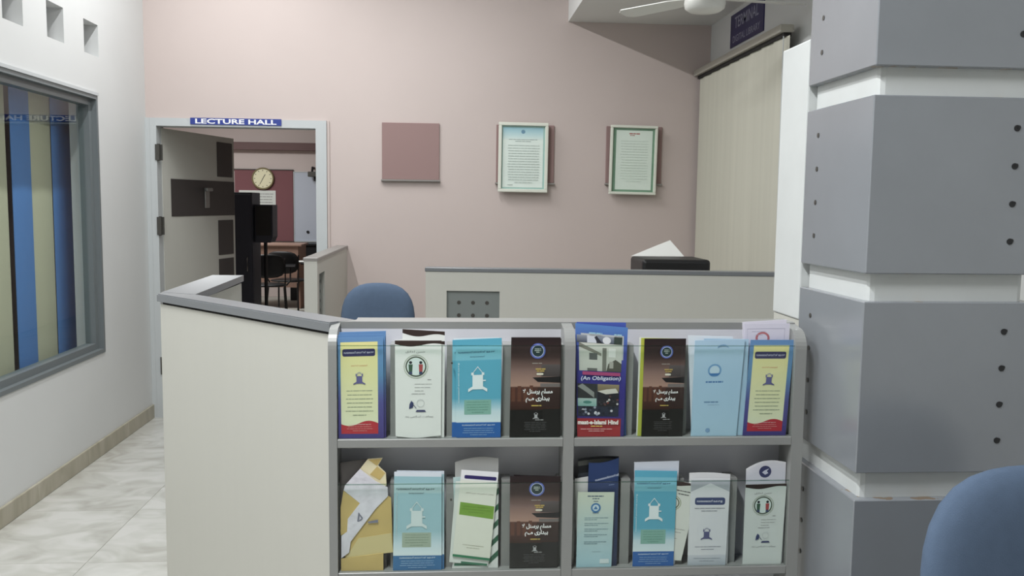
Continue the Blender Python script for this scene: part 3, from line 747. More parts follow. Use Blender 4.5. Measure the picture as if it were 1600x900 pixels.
bm = bmesh.new(); prism(bm, [(-2.178, 10.1, 1.04), (-2.01, 10.1, 1.04), (-1.982, 10.1, 1.10), (-1.98, 10.1, 1.465), (-2.178, 10.1, 1.465)], (0, 0.28, 0)); obj('body', bm, bpy.data.materials['navy_black_metal'], sp_)
obj('grille', B(-2.165, -2.0, 10.094, 10.0995, 1.12, 1.45), M['dark'], sp_)
bm = bmesh.new(); cyl(bm, (-2.09, 10.24, 0.02), (-2.09, 10.24, 1.04), 0.02, 10); cyl(bm, (-2.08, 10.24, 0.0), (-2.08, 10.24, 0.02), 0.085, 16); obj('stand', bm, M['dark'], sp_)
def tablet_chair(label, x, y, rz):
    t = thing('tablet_chair', label, 'chair', (x, y, 0), rz, 'black tablet arm chairs in the lecture hall')
    bm = cushion(0.44, 0.30, 0.035, 0.1, 24, 4, curve=0.5); bmesh.ops.transform(bm, matrix=Matrix.Translation((0, -0.20, 0.70)) @ Matrix.Rotation(0.12, 4, 'X'), verts=bm.verts); obj('backrest', bm, M['dark'], t, local=True, smooth=True)
    bm = cushion(0.45, 0.42, 0.04, 0.1, 24, 4, curve=0); bmesh.ops.transform(bm, matrix=Matrix.Translation((0, 0.02, 0.45)) @ Matrix.Rotation(PI/2, 4, 'X'), verts=bm.verts); obj('seat', bm, M['dark'], t, local=True, smooth=True)
    for sx in (-1, 1):
        for sy in (-1, 1):
            bm = bmesh.new(); tube(bm, [(sx*0.20, sy*0.17, 0.43), (sx*0.225, sy*0.22, 0.0)], 0.012, 6); obj('leg', bm, M['dark'], t, local=True)
        bm = bmesh.new(); tube(bm, [(sx*0.20, -0.14, 0.43), (sx*0.215, -0.2, 0.5), (sx*0.215, -0.19+0.02, 0.80)], 0.011, 6); obj('back_post', bm, M['dark'], t, local=True)
    bm = bmesh.new(); tube(bm, [(0.22, 0.0, 0.44), (0.27, 0.02, 0.5), (0.27, 0.10, 0.67)], 0.011, 6); obj('arm_post', bm, M['dark'], t, local=True)
    bm = bmesh.new(); prism(bm, [(0.33, -0.1, 0.672), (0.33, 0.38, 0.672), (0.02, 0.38, 0.672), (0.04, 0.16, 0.672), (0.2, 0.05, 0.672), (0.22, -0.1, 0.672)], (0, 0, 0.015)); obj('writing_tablet', bm, M['dark'], t, local=True)
    return t
tablet_chair('black tablet arm chair nearest the black cabinet in the lecture hall', -2.28, 11.3, 0.15)
tablet_chair('black tablet arm chair farther back with papers on its tablet', -2.16, 12.0, -0.2)
tablet_chair('black tablet arm chair half hidden by the doorway frame', -1.50, 11.0, 0.05)
for x, y, r, lb in ((-2.0, 12.27, 0.3, 'white sheet lying on the tablet of the farther black chair'), (-1.30, 11.22, -0.3, 'white sheet lying on the tablet of the chair by the doorway frame')):
    bm = bmesh.new(); box(bm, -0.105, 0.105, -0.148, 0.148, 0, 0.002, 0, 1, Matrix.Rotation(r, 4, 'Z')); tag(obj('paper_sheet', bm, M['paper'], local=True, base=(x, y, 0.6875)), lb, 'paper')
for o in C.objects:
    if o.name.startswith('paper_sheet') and o['label'].find('lying') >= 0: o.location = {'white sheet lying on the tablet of the farther black chair': (-2.0, 12.27, 0.6875)}.get(o['label'], (-1.30, 11.22, 0.6875))

# ------------------------------------------------------------------ leaflets in the rack
GRP = 'leaflets in the rack pockets'
def sheet(label, TL, TR, BR, BL, Y, stops, parts=(), lean=0.004, thick=0.0014, bend=0.0, curl=0.0, snap=None, gloss=False, topf=None, botf=None, name='leaflet', cat='leaflet', group=GRP, rz=None):
    """a leaflet: its corners as seen in the photograph at depth Y, standing in a pocket"""
    Y = Y1+(Y-Y1)*0.4; lean = lean*0.5
    P = [at(*TL, Y+lean), at(*TR, Y+lean), at(*BR, Y), at(*BL, Y)]
    if snap is not None:
        for q in (2, 3): P[q].z = max(snap+0.0006, P[q].z if abs(P[q].z-snap) > 0.012 else snap+0.0006)
    tl, tr, br, bl = P
    nrm = (br-bl).cross(tl-bl).normalized()
    if nrm.y > 0: nrm = -nrm
    def pos(u, v, k=0.0, d=None):
        p = bl*(1-u)*(1-v)+br*u*(1-v)+tl*(1-u)*v+tr*u*v
        o = bend*math.sin(PI*min(max(u, 0), 1)) - curl*max(0.0, v)**3
        return p + nrm*(o + (thick/2 + 0.00005*k if d is None else d))
    asp = ((tl+tr)/2-(bl+br)/2).length/(br-bl).length
    def colr(v):
        for (a, ca), (b, cb_) in zip(stops, stops[1:]):
            if v <= b:
                f = (v-a)/max(b-a, 1e-6); return tuple(ca[q]*(1-f)+cb_[q]*f for q in range(3))
        return stops[-1][1]
    vs = sorted({round(i/10, 4) for i in range(11)} | {s[0] for s in stops}); nu = 8
    bm = bmesh.new(); lay = bm.loops.layers.float_color.new('col')
    fr, bk = [], []
    for v in vs:
        row, rb = [], []
        for i in range(nu+1):
            u = i/nu; t = topf(u) if topf else 1.0; b = botf(u) if botf else 0.0; vv = b+(t-b)*v
            row.append((bm.verts.new(pos(u, vv, d=thick/2)), v)); rb.append((bm.verts.new(pos(u, vv, d=-thick/2)), v))
        fr.append(row); bk.append(rb)
    def face(q):
        f = bm.faces.new([x[0] for x in q])
        for lp, x in zip(f.loops, q): lp[lay] = ink(colr(x[1]))
    for j in range(len(vs)-1):
        for i in range(nu):
            face((fr[j][i], fr[j][i+1], fr[j+1][i+1], fr[j+1][i])); face((bk[j+1][i], bk[j+1][i+1], bk[j][i+1], bk[j][i]))
        face((fr[j+1][0], bk[j+1][0], bk[j][0], fr[j][0])); face((fr[j][nu], bk[j][nu], bk[j+1][nu], fr[j+1][nu]))
    for i in range(nu):
        face((fr[0][i], bk[0][i], bk[0][i+1], fr[0][i+1])); face((fr[-1][i+1], bk[-1][i+1], bk[-1][i], fr[-1][i]))
    m = M['gloss_print' if gloss else 'print']
    o = obj(name, bm, m, base=tuple((bl+br)/2), fix=False)
    # obj() only moves the origin for things given a base
    tag(o, label, cat, group)
    k0 = 0
    for pn, fn_ in parts:
        p = Pr(asp); fn_(p)
        if p.F: p.build(pn, pos, o, m, k0); k0 += p.k
    return o

ML = '\u0d21\u0d2f\u0d46\u0d32\u0d3e\u0d17\u0d4d'; ML2 = '\u0d46\u0d38\u0d7b\u0d31\u0d7c'; ML3 = '\u0d47\u0d15\u0d30\u0d33'
HEAD = ML+' '+ML2+' '+ML3
UR1 = '\ufefb \ufede\ufee8\ufeb3\ufeae\ufb58 \ufee2\ufee0\ufeb4\ufee3'
UR2 = '\ufee2\ufba9\ufee3 \ufbfc\ufead\ufe8d\ufeaa\ufbff\ufe91'
UR3 = '\ufeaa\ufee8\ufba8 \ufbfd\ufee3\ufefc\ufeb3\ufe8d \ufe96\ufecb\ufe8e\ufee4\ufe9f'
UR4 = '\ufed5\ufefc\ufea7\ufe8d \ufee6\ufeb4\ufea3'

def minaret(p, u, v, s, c, c2=None):
    a = p.asp
    def q(pts, cc): p.poly([(u+x*s, v+y*s/a) for x, y in pts], cc)
    q([(-0.30, -0.5), (0.30, -0.5), (0.30, 0.30), (-0.30, 0.30)], c)
    q([(-0.38, 0.28), (-0.28, 0.28), (-0.28, 0.52), (-0.33, 0.60), (-0.38, 0.52)], c)
    q([(0.28, 0.28), (0.38, 0.28), (0.38, 0.52), (0.33, 0.60), (0.28, 0.52)], c)
    q([(-0.30, -0.30), (-0.30, -0.5), (-0.62, -0.62), (-0.62, -0.50)], c); q([(0.30, -0.30), (0.62, -0.50), (0.62, -0.62), (0.30, -0.5)], c)
    p.k += 1
    for i in range(10):
        a0, a1 = PI*i/10, PI*(i+1)/10
        p.poly([(u+math.cos(a0)*0.30*s, v+(0.30+math.sin(a0)*0.42)*s/a), (u+math.cos(a1)*0.30*s, v+(0.30+math.sin(a1)*0.42)*s/a), (u+math.cos(a1)*0.24*s, v+(0.30+math.sin(a1)*0.35)*s/a), (u+math.cos(a0)*0.24*s, v+(0.30+math.sin(a0)*0.35)*s/a)], c2 or c); p.k -= 1
    p.k += 1
def cube_mark(p, u, v, s, c, c2):
    "white cube with corner turrets and a gable line over it"
    a = p.asp
    def q(pts, cc): p.poly([(u+x*s, v+y*s/a) for x, y in pts], cc)
    q([(-0.34, -0.55), (0.34, -0.55), (0.34, 0.42), (-0.34, 0.42)], c)
    q([(-0.42, 0.40), (-0.26, 0.40), (-0.26, 0.58), (-0.42, 0.58)], c); q([(0.26, 0.40), (0.42, 0.40), (0.42, 0.58), (0.26, 0.58)], c)
    q([(-0.34, 0.55), (-0.30, 0.55), (0.02, 0.95), (0, 1.0)], c); q([(0.34, 0.55), (0.30, 0.55), (-0.02, 0.95), (0, 1.0)], c)
    q([(-0.34, -0.35), (-0.34, -0.55), (-0.62, -0.72), (-0.62, -0.52)], c); q([(0.34, -0.35), (0.34, -0.55), (0.62, -0.72), (0.62, -0.52)], c)
    q([(0.34, 0.0), (0.52, 0.0), (0.52, 0.08), (0.34, 0.08)], c)

# --- yellow leaflet with the blue border
YEL, YEL2, NAVY, RED = (228, 220, 144), (222, 228, 198), (52, 50, 98), (190, 48, 58)
BLST = [(0, (72, 62, 132)), (0.35, (82, 82, 150)), (0.62, (92, 140, 184)), (1, (100, 144, 196))]
def yellow(label, q, Y, u0, u1, v0, v1, snap, **k):
    U = lambda x: u0+(u1-u0)*x; V = lambda y: v0+(v1-v0)*y; s = u1-u0
    def panel(p):
        p.grid(u0, v0, u1, v1, YEL2, YEL)
        p.grid(u0, v0, u1, v0, RED, nu=18, nv=1, fb=lambda u: v0, ft=lambda u: V(0.115+0.028*math.sin(6.0*(u-u0)/s+3.4)))
    def badge(p): p.rrect(U(0.05), V(0.845), U(0.93), V(0.925), NAVY, 0.04)
    def words(p):
        p.text(HEAD, U(0.49), V(0.885), 0.80*s, (214, 214, 232), 0.012, 1.25)
        p.text(ML2+' '+ML, U(0.5), V(0.745), 0.44*s, (216, 140, 100), 0.01, 1.1)
        p.lines(U(0.12), U(0.88), V(0.47), 7, 0.044*(v1-v0)/1.0, (140, 150, 128), 0.014, 9)
        p.text(HEAD, U(0.5), V(0.103), 0.62*s, (240, 214, 212), 0.012, 0.8)
        p.lines(U(0.14), U(0.86), V(0.078), 3, 0.020, (226, 150, 146), 0.010, 4)
    def mark(p): minaret(p, U(0.5), V(0.60), 0.26*s, (98, 96, 150), (150, 152, 184))
    return sheet(label, *q, Y, BLST, [('cover_panel', panel), ('header_badge', badge), ('lettering', words), ('emblem', mark)], snap=snap, **k)
# --- white leaflet with brown wave and round emblem
def wave_leaf(label, q, Y, snap, col=(228, 230, 226), pic=True, **k):
    def top(p): p.wave((58, 44, 40), 0.955, 0.016, 2.6)
    def words(p):
        p.text(UR4, 0.44, 0.885, 0.42, (104, 104, 104), 0.0, 0.7)
        p.lines(0.3, 0.58, 0.85, 1, 0.03, (150, 150, 150), 0.012, 5)
        p.lines(0.66, 0.82, 0.60, 1, 0.02, (120, 120, 120), 0.014, 3)
        p.lines(0.42, 0.80, 0.555, 3, 0.035, (160, 162, 160), 0.012, 6, False, 0.9); p.lines(0.2, 0.8, 0.455, 1, 0.02, (150, 150, 150), 0.012, 8)
        p.text(UR3, 0.52, 0.22, 0.62, (110, 110, 116), 0.0, 0.7)
    def ring_(p):
        p.ringo(0.45, 0.735, 0.265, 0.248, (176, 186, 168)); p.ringo(0.45, 0.735, 0.225, 0.198, (70, 84, 62)); p.disc(0.45, 0.735, 0.198, (214, 228, 224))
        for dx, c in ((-0.115, (60, 92, 70)), (0.105, (176, 74, 74))):
            x = 0.45+dx; p.disc(x, 0.735+0.09/p.asp, 0.034, (44, 46, 50), 10); a = p.asp
            p.poly([(x-0.035, 0.735-0.13/a), (x+0.035, 0.735-0.13/a), (x+0.045, 0.735+0.05/a), (x-0.045, 0.735+0.05/a)], c)
            p.poly([(x-0.04, 0.735-0.17/a), (x+0.04, 0.735-0.17/a), (x+0.03, 0.735-0.11/a), (x-0.03, 0.735-0.11/a)], (66, 76, 110))
    def low(p):
        a = p.asp
        p.ringo(0.55, 0.36, 0.085, 0.075, (196, 200, 200), 18); p.poly([(0.47, 0.29), (0.64, 0.29), (0.67, 0.27), (0.44, 0.27)], (64, 66, 112))
        p.poly([(0.30, 0.30), (0.38, 0.315), (0.40, 0.36), (0.35, 0.385), (0.31, 0.35)], (58, 66, 108)); p.poly([(0.39, 0.35), (0.46, 0.31), (0.455, 0.303), (0.385, 0.343)], (90, 96, 120))
    return sheet(label, *q, Y, [(0, col), (1, col)], [('brown_wave', top), ('lettering', words)] + ([('round_emblem', ring_), ('small_drawing', low)] if pic else []), snap=snap, **k)
# --- cyan leaflet with white cube emblem
def cyan(label, q, Y, snap, hue=((86, 172, 200), (120, 192, 212)), pale=False, whitetop=0.0, side=True, **k):
    a, b = hue; wt = (214, 222, 232)
    st = [(0, (208, 226, 230)), (0.17, (214, 230, 234)), (0.27, (196, 220, 228)), (0.40, a), (0.78, a), (0.795, b), (0.93-whitetop, b), (0.935-whitetop, a), (1.0-whitetop, a)]
    if whitetop: st += [(1.001-whitetop, wt), (1.0, wt)]
    dk = (44, 84, 120) if not pale else (70, 80, 92)
    def band(p): p.rect(0.0, 0.0, 1.0, 0.155 if not pale else 0.15, (34, 98, 178) if not pale else (52, 112, 166))
    def gbox(p): p.rrect(0.18, 0.235, 0.78, 0.385, (128, 180, 166) if not pale else (160, 178, 158), 0.01)
    def words(p):
        p.text(HEAD, 0.45, 0.868-whitetop*0.9, 0.80, dk, 0.014, 1.0); p.text(ML3+' '+ML, 0.47, 0.822-whitetop*0.8, 0.32, dk, 0.004, 1.0)
        p.lines(0.22, 0.74, 0.362, 5, 0.026, (100, 156, 140) if not pale else (138, 158, 138), 0.014, 12)
        p.text(HEAD, 0.5, 0.128, 0.74, (214, 232, 244), 0.012, 0.8); p.lines(0.12, 0.88, 0.095, 4, 0.022, (150, 190, 224), 0.010, 3)
    def sidew(p):
        if side: p.text(HEAD, 0.06, 0.56, 0.92, (206, 232, 238) if not pale else (196, 214, 216), 0.02, 0.55, PI/2)
    def mark(p): cube_mark(p, 0.48, 0.575 if whitetop == 0 else 0.54, 0.34, (228, 238, 240) if not pale else (206, 222, 222), a)
    return sheet(label, *q, Y, st, [('blue_band', band), ('green_box', gbox), ('lettering', words), ('side_lettering', sidew), ('cube_emblem', mark)], snap=snap, **k)
# --- black leaflet with white title
def black(label, q, Y, snap, **k):
    st = [(0, (20, 20, 20)), (0.27, (24, 24, 24)), (0.285, (60, 34, 28)), (0.40, (84, 50, 42)), (0.50, (86, 54, 46)), (0.515, (176, 138, 122)), (0.66, (140, 110, 102)), (0.80, (70, 52, 50)), (1, (44, 34, 36))]
    def shade(p):
        p.poly([(0.44, 0.60), (1.0, 0.61), (1.0, 0.545), (0.55, 0.555)], (36, 34, 36)); p.rect(0.62, 0.61, 1.0, 0.73, (74, 66, 66), (96, 88, 88)); p.rect(0.60, 0.505, 1.0, 0.54, (120, 112, 110))
        p.rect(0.55, 0.30, 1.0, 0.50, (52, 36, 34), (64, 46, 42)); p.rect(0.66, 0.0, 1.0, 0.285, (28, 28, 28))
        for i, (x, h_) in enumerate(((0.06, 0.50), (0.18, 0.515), (0.30, 0.505), (0.42, 0.52))): p.rect(x-0.035, 0.36, x+0.035, h_, (102, 62, 48))
    def words(p):
        p.text(UR1, 0.55, 0.452, 0.60, (250, 250, 250), 0.033, 1.15); p.text(UR2, 0.55, 0.383, 0.48, (250, 250, 250), 0.033, 1.05)
        p.lines(0.32, 0.74, 0.318, 1, 0.02, (206, 176, 84), 0.022, 8); p.lines(0.34, 0.72, 0.742, 1, 0.02, (176, 168, 160), 0.014, 5)
        p.lines(0.42, 0.76, 0.175, 1, 0.02, (150, 150, 150), 0.02, 3); p.lines(0.28, 0.74, 0.150, 6, 0.018, (100, 100, 102), 0.008, 6)
        p.rrect(0.52, 0.625, 0.66, 0.645, (232, 224, 206), 0.02); p.lines(0.40, 0.80, 0.685, 2, 0.02, (190, 160, 90), 0.03, 21, fill=0.4)
    def seal(p): p.ringo(0.54, 0.865, 0.155, 0.125, (96, 112, 196)); p.ringo(0.54, 0.865, 0.125, 0.112, (190, 196, 224)); p.disc(0.54, 0.865, 0.11, (44, 64, 66)); p.lines(0.47, 0.61, 0.885, 3, 0.016, (200, 206, 200), 0.016, 3)
    def mark(p): minaret(p, 0.52, 0.215, 0.10, (176, 176, 178))
    return sheet(label, *q, Y, st, [('picture', shade), ('title', words), ('seal', seal), ('emblem', mark)], snap=snap, gloss=True, **k)

ZU, ZL = LEV[0], LEV[1]
Y1 = 1.8705
plain = lambda c: [(0, c), (1, c)]
# ======== upper row, left bay
sheet('blue leaflet rearmost in the first upper pocket', (530, 519), (603, 517), (604, 684), (531, 684), Y1+0.020, BLST, snap=ZU, lean=0.010)
sheet('blue leaflet just behind the yellow fronted one, left end of top row', (528, 523), (602, 522), (603, 684), (530, 684), Y1+0.010, BLST, snap=ZU, lean=0.008)
yellow('yellow leaflet with navy title badge and red foot, left end of top row', ((527, 528), (599, 526), (600, 685), (529, 685)), Y1, 0.065, 0.875, 0.045, 0.955, ZU)
wave_leaf('white leaflet with brown wave standing tallest, half hidden in second upper pocket', ((629, 514), (695, 518), (694, 680), (628, 680)), Y1+0.022, ZU, pic=False, lean=0.012)
wave_leaf('white brown topped leaflet just behind the curling one in second upper pocket', ((622, 532), (695, 533), (694, 682), (620, 682)), Y1+0.012, ZU, pic=False, lean=0.006)
wave_leaf('white curling leaflet with round emblem in second upper pocket', ((617, 532), (690, 532), (689, 680), (618, 680)), Y1+0.001, ZU, bend=0.0006, topf=lambda u: 1.0+0.02*math.sin(5*u), botf=lambda u: 0.012*(1+math.sin(5*u+2.5)))
cyan('cyan leaflet behind the front one in third upper pocket', ((707, 531), (777, 533), (776, 684), (706, 684)), Y1+0.010, ZU, side=False, lean=0.008)
sheet('white sheet edge behind the cyan leaflets in third upper pocket', (709, 529), (780, 527), (782, 684), (710, 684), Y1+0.018, plain((222, 228, 230)), snap=ZU, lean=0.010)
cyan('cyan leaflet with white cube emblem in third upper pocket', ((712, 531), (784, 528), (782, 684), (713, 684)), Y1, ZU)
black('black leaflet rearmost in fourth upper pocket', ((804, 528), (877, 529), (875, 682), (803, 682)), Y1+0.014, ZU, lean=0.01)
black('black leaflet with white title in fourth upper pocket', ((799, 527), (876, 527), (874, 682), (796, 682)), Y1, ZU, lean=0.006)
# ======== upper row, right bay
def photo_leaf(p):
    p.rect(0.0, 0.0, 0.93, 0.165, (168, 44, 50)); p.poly([(0.10, 0.70), (0.93, 0.70), (0.93, 0.92), (0.10, 0.92)], (190, 194, 196))
def photos(p):
    p.rect(0.06, 0.59, 0.90, 0.84, (196, 200, 190), (206, 208, 198)); p.poly([(0.06, 0.80), (0.50, 0.725), (0.50, 0.75), (0.06, 0.84)], (128, 128, 116)); p.rect(0.26, 0.69, 0.42, 0.75, (96, 100, 98)); p.rect(0.22, 0.59, 0.42, 0.615, (110, 112, 108))
    p.rect(0.52, 0.59, 0.60, 0.80, (120, 122, 112)); p.poly([(0.60, 0.59), (0.90, 0.59), (0.90, 0.665), (0.78, 0.70), (0.64, 0.66)], (88, 88, 78)); p.rect(0.64, 0.72, 0.78, 0.80, (226, 228, 222)); p.rect(0.66, 0.62, 0.74, 0.68, (170, 170, 160))
    p.rect(0.02, 0.84, 0.90, 0.905, (82, 88, 104), (150, 158, 172)); p.rect(0.22, 0.84, 0.40, 0.905, (206, 210, 220)); p.poly([(0.40, 0.905), (0.52, 0.84), (0.42, 0.84), (0.36, 0.89)], (48, 50, 60)); p.disc(0.60, 0.868, 0.08, (222, 224, 228)); p.rect(0.74, 0.84, 0.90, 0.905, (60, 72, 66))
    p.rect(0.02, 0.185, 0.87, 0.475, (40, 46, 66), (58, 64, 70)); p.rect(0.02, 0.345, 0.41, 0.475, (52, 54, 56)); p.poly([(0.02, 0.45), (0.12, 0.475), (0.36, 0.40), (0.36, 0.35), (0.2, 0.40)], (140, 144, 140)); p.rect(0.02, 0.275, 0.41, 0.345, (126, 176, 168), (168, 192, 186)); p.disc(0.22, 0.31, 0.09, (70, 130, 120), sy=0.35)
    p.rect(0.43, 0.41, 0.87, 0.475, (120, 104, 78), (150, 136, 104)); p.rect(0.43, 0.275, 0.87, 0.41, (38, 38, 46)); p.poly([(0.43, 0.41), (0.62, 0.43), (0.80, 0.44), (0.86, 0.40), (0.6, 0.385)], (210, 206, 196))
    rn = random.Random(4)
    for i in range(26): p.disc(rn.uniform(0.06, 0.84), rn.uniform(0.20, 0.27), 0.028, rn.choice([(150, 158, 176), (70, 76, 96), (30, 34, 48), (206, 208, 214)]), 8)
    for i in range(14): p.disc(rn.uniform(0.46, 0.84), rn.uniform(0.29, 0.37), 0.024, rn.choice([(90, 60, 56), (60, 60, 66), (206, 204, 200), (120, 50, 48)]), 8)
def photo_words(p):
    p.text('(An Obligation)', 0.49, 0.525, 0.80, (222, 228, 244), 0.012, 0.9, 0.03, 0.15); p.rect(0.12, 0.555, 0.88, 0.585, (176, 70, 120))
    p.text('maat-e-Islami Hind', 0.44, 0.133, 0.86, (244, 240, 234), 0.04, 1.1); p.lines(0.16, 0.66, 0.098, 1, 0.02, (226, 190, 90), 0.022, 3); p.lines(0.05, 0.76, 0.072, 2, 0.018, (224, 190, 188), 0.012, 5)
    p.lines(0.14, 0.62, 0.928, 1, 0.02, (150, 196, 214), 0.03, 6); p.lines(0.66, 0.96, 0.928, 1, 0.02, (150, 196, 214), 0.03, 7)
sheet('deep blue leaflet standing tall at the back of fifth upper pocket', (901, 503), (978, 504), (978, 682), (905, 682), Y1+0.022, [(0, (52, 92, 160)), (0.6, (44, 56, 140)), (1, (74, 96, 190))], snap=ZU, lean=0.012)
sheet('blue leaflet with building photographs and a red foot', (899, 505), (981, 512), (974, 683), (902, 681), Y1+0.003, [(0, (58, 50, 120)), (0.45, (56, 50, 140)), (0.75, (70, 80, 168)), (1, (84, 132, 204))], [('red_foot', photo_leaf), ('photographs', photos), ('lettering', photo_words)], snap=ZU, lean=0.008)
sheet('lime green edged leaflet behind the black one in sixth upper pocket', (1002, 528), (1060, 529), (1056, 682), (996, 682), Y1+0.010, [(0, (176, 186, 60)), (1, (190, 196, 66))], snap=ZU, lean=0.006)
sheet('white sheet behind the lime green edged leaflet', (999, 527), (1056, 529), (1052, 682), (994, 682), Y1+0.017, plain((224, 226, 222)), snap=ZU, lean=0.008)
black('black leaflet with white title before a lime green edge', ((1007, 529), (1072, 529), (1066, 681), (1002, 681)), Y1, ZU)
PALE = [(0, (168, 204, 226)), (0.5, (164, 200, 226)), (1, (172, 204, 228))]
def pale_words(p):
    p.lines(0.1, 0.78, 0.565, 1, 0.02, (70, 120, 176), 0.034, 4, fill=0.95); p.lines(0.12, 0.68, 0.355, 1, 0.02, (90, 130, 172), 0.026, 6, fill=0.95); p.lines(0.2, 0.7, 0.325, 1, 0.02, (140, 170, 200), 0.014, 8)
def pale_mark(p):
    p.ringo(0.43, 0.685, 0.14, 0.105, (110, 160, 206)); p.disc(0.43, 0.685, 0.10, (190, 216, 232)); p.poly([(0.31, 0.655), (0.55, 0.655), (0.5, 0.63), (0.36, 0.63)], (60, 122, 186)); p.disc(0.36, 0.06, 0.05, (120, 160, 200))
    p.k += 1
    for i in range(8):
        a0, a1 = PI*i/8, PI*(i+1)/8
        p.poly([(0.57+0.12*math.cos(a), 0.905+0.10*math.sin(a)/p.asp*r) for a, r in ((a0, 1), (a1, 1), (a1, 0.6), (a0, 0.6))], (120, 164, 204))
sheet('white sheet showing above the pale blue leaflet', (1075, 524), (1145, 526), (1150, 682), (1080, 682), Y1+0.018, plain((222, 230, 238)), snap=ZU, lean=0.010)
sheet('pale blue leaflet just behind the round badged one', (1100, 529), (1170, 530), (1163, 682), (1094, 682), Y1+0.010, PALE, snap=ZU, lean=0.006)
sheet('pale blue leaflet with round blue badge in seventh upper pocket', (1086, 532), (1164, 530), (1150, 682), (1079, 684), Y1, PALE, [('lettering', pale_words), ('round_badge', pale_mark)], snap=ZU)
def redround(p):
    p.ringo(0.40, 0.945-0.075, 0.16, 0.11, (190, 110, 116)); a = p.asp
    for x0, y0_, x1, y1_ in ((0.06, 0.952, 0.90, 0.956), (0.06, 0.80, 0.066, 0.955), (0.885, 0.80, 0.892, 0.955)): p.rect(x0, y0_, x1, y1_, (176, 172, 196))
    p.lines(0.14, 0.5, 0.93, 2, 0.03, (186, 182, 204), 0.012, 3)
sheet('white sheet rearmost at the right end of the top row', (1160, 503), (1229, 499), (1226, 680), (1164, 680), Y1+0.032, plain((224, 220, 232)), snap=ZU, lean=0.016)
sheet('white sheet with red round stamp behind the yellow leaflet', (1163, 506), (1234, 505), (1226, 680), (1166, 680), Y1+0.022, plain((216, 212, 228)), [('red_stamp', redround)], snap=ZU, lean=0.014)
yellow('yellow leaflet with navy title badge and red foot, right end of top row', ((1173, 531), (1241, 531), (1227, 682), (1160, 682)), Y1+0.004, 0.085, 0.90, 0.045, 0.945, ZU)
# ======== lower row, left bay
def spx(zx, zy): return (520+zx/4.5, 700+zy/4.5)
def cut_sheet(label, pts, Y, m, name, cat, thick=0.0016, lean=0.0, group=None, snap=None):
    Y = Y1+(Y-Y1)*0.4; lean *= 0.5
    P = [at(*p, Y) for p in pts]
    zb = min(p.z for p in P); zt = max(p.z for p in P)
    if snap is not None: P = [Vector((p.x, p.y, snap+0.0006 if p.z < snap+0.012 else p.z)) for p in P]; zb = snap
    P = [Vector((p.x, Y+lean*(p.z-zb)/(zt-zb), p.z)) for p in P]
    bm = bmesh.new(); prism(bm, P, (0, thick, 0))
    c = sum(P, Vector())/len(P); o = obj(name, bm, m, base=(c.x, c.y, zb)); tag(o, label, cat, group)
    return o, P
cut_sheet('dark grey folder at the back of the first lower pocket', [(531, 723), (580, 716), (604, 740), (604, 896), (531, 896)], Y1+0.038, mat('dark_folder', (84, 80, 78), 0.5), 'folder', 'folder', snap=ZL)
cut_sheet('tan envelope lying lowest in the first lower pocket', [(533, 873), (599, 864), (599, 897), (533, 897)], Y1+0.004, M['envelope'], 'envelope', 'envelope', snap=ZL)
eo, ep = cut_sheet('large tan envelope with pale flap behind the crumpled white paper', [(537, 772), (592, 765), (611, 778), (614, 863), (540, 872), (532, 830)], Y1+0.010, M['envelope'], 'envelope', 'envelope', 0.0022)
bm = bmesh.new(); prism(bm, [at(*p, Y1+0.0032) for p in ((560, 841), (611, 833), (614.5, 863), (541, 871))], (0, 0.0007, 0)); obj('envelope_flap', bm, mat('pale_tan_paper', (204, 190, 140), 0.7), eo)
CARD = cut_sheet('tan and cream folded card leaning at the back of first lower pocket', [spx(*p) for p in ((190, 150), (245, 80), (350, 72), (318, 125), (372, 175), (378, 262), (330, 290), (150, 300))], Y1+0.018, mat('cream_card', (226, 216, 182), 0.7), 'folded_card', 'card', lean=0.006)
def on_sheet(o, P, pts, m, name):
    "a thin piece lying on the front of a cut sheet whose plane runs through P"
    zb = min(p.z for p in P); zt = max(p.z for p in P); lo = min(P, key=lambda p: p.z).y; hi = max(P, key=lambda p: p.z).y
    Q = [at(*p, (lo+hi)/2) for p in pts]
    Q = [Vector((p.x, lo+(hi-lo)*(p.z-zb)/(zt-zb)-0.0006, p.z)) for p in Q]
    bm = bmesh.new(); prism(bm, Q, (0, 0.0005, 0)); return obj(name, bm, m, o)
cdo, cdp = CARD
for q in (((250, 83), (343, 76), (312, 125), (302, 120)), ((312, 130), (369, 176), (330, 225), (262, 185))): on_sheet(cdo, cdp, [spx(*p) for p in q], M['envelope'], 'ochre_square')
wpp = mat('crumpled_paper', (214, 212, 220), 0.6, var=0.12, vscale=30, bump=1.0, bscale=60)
wo, _ = cut_sheet('crumpled white paper strip running diagonally across the tan envelope', [spx(*p) for p in ((190, 150), (300, 235), (385, 280), (388, 340), (300, 430), (125, 660), (115, 735), (60, 775), (60, 620), (100, 590), (105, 500), (190, 390), (75, 300), (85, 265))], Y1+0.001, wpp, 'wrapping_paper', 'paper', lean=0.006)
inkm = mat('grey_ink', (120, 122, 138), 0.6)
for q in (((172, 515), (180, 452), (190, 461), (186, 504)), ((180, 452), (212, 490), (203, 496), (186, 470)), ((172, 515), (212, 490), (207, 505), (180, 518)), ((245, 518), (318, 503), (318, 524), (250, 528))):
    on_sheet(wo, _, [spx(*p) for p in q], inkm, 'grey_mark')
lt, _ = cut_sheet('tan card corner under the white paper at left of first lower pocket', [spx(*p) for p in ((75, 300), (195, 392), (105, 505), (104, 590), (56, 612), (55, 420))], Y1+0.0065, M['envelope'], 'folded_card', 'card')
cyan('pale aqua leaflet at the back of the second lower pocket', ((620, 735), (694, 736), (694, 892), (618, 892)), Y1+0.010, ZL, ((160, 196, 204), (180, 208, 212)), True, 0.03, False, lean=0.008)
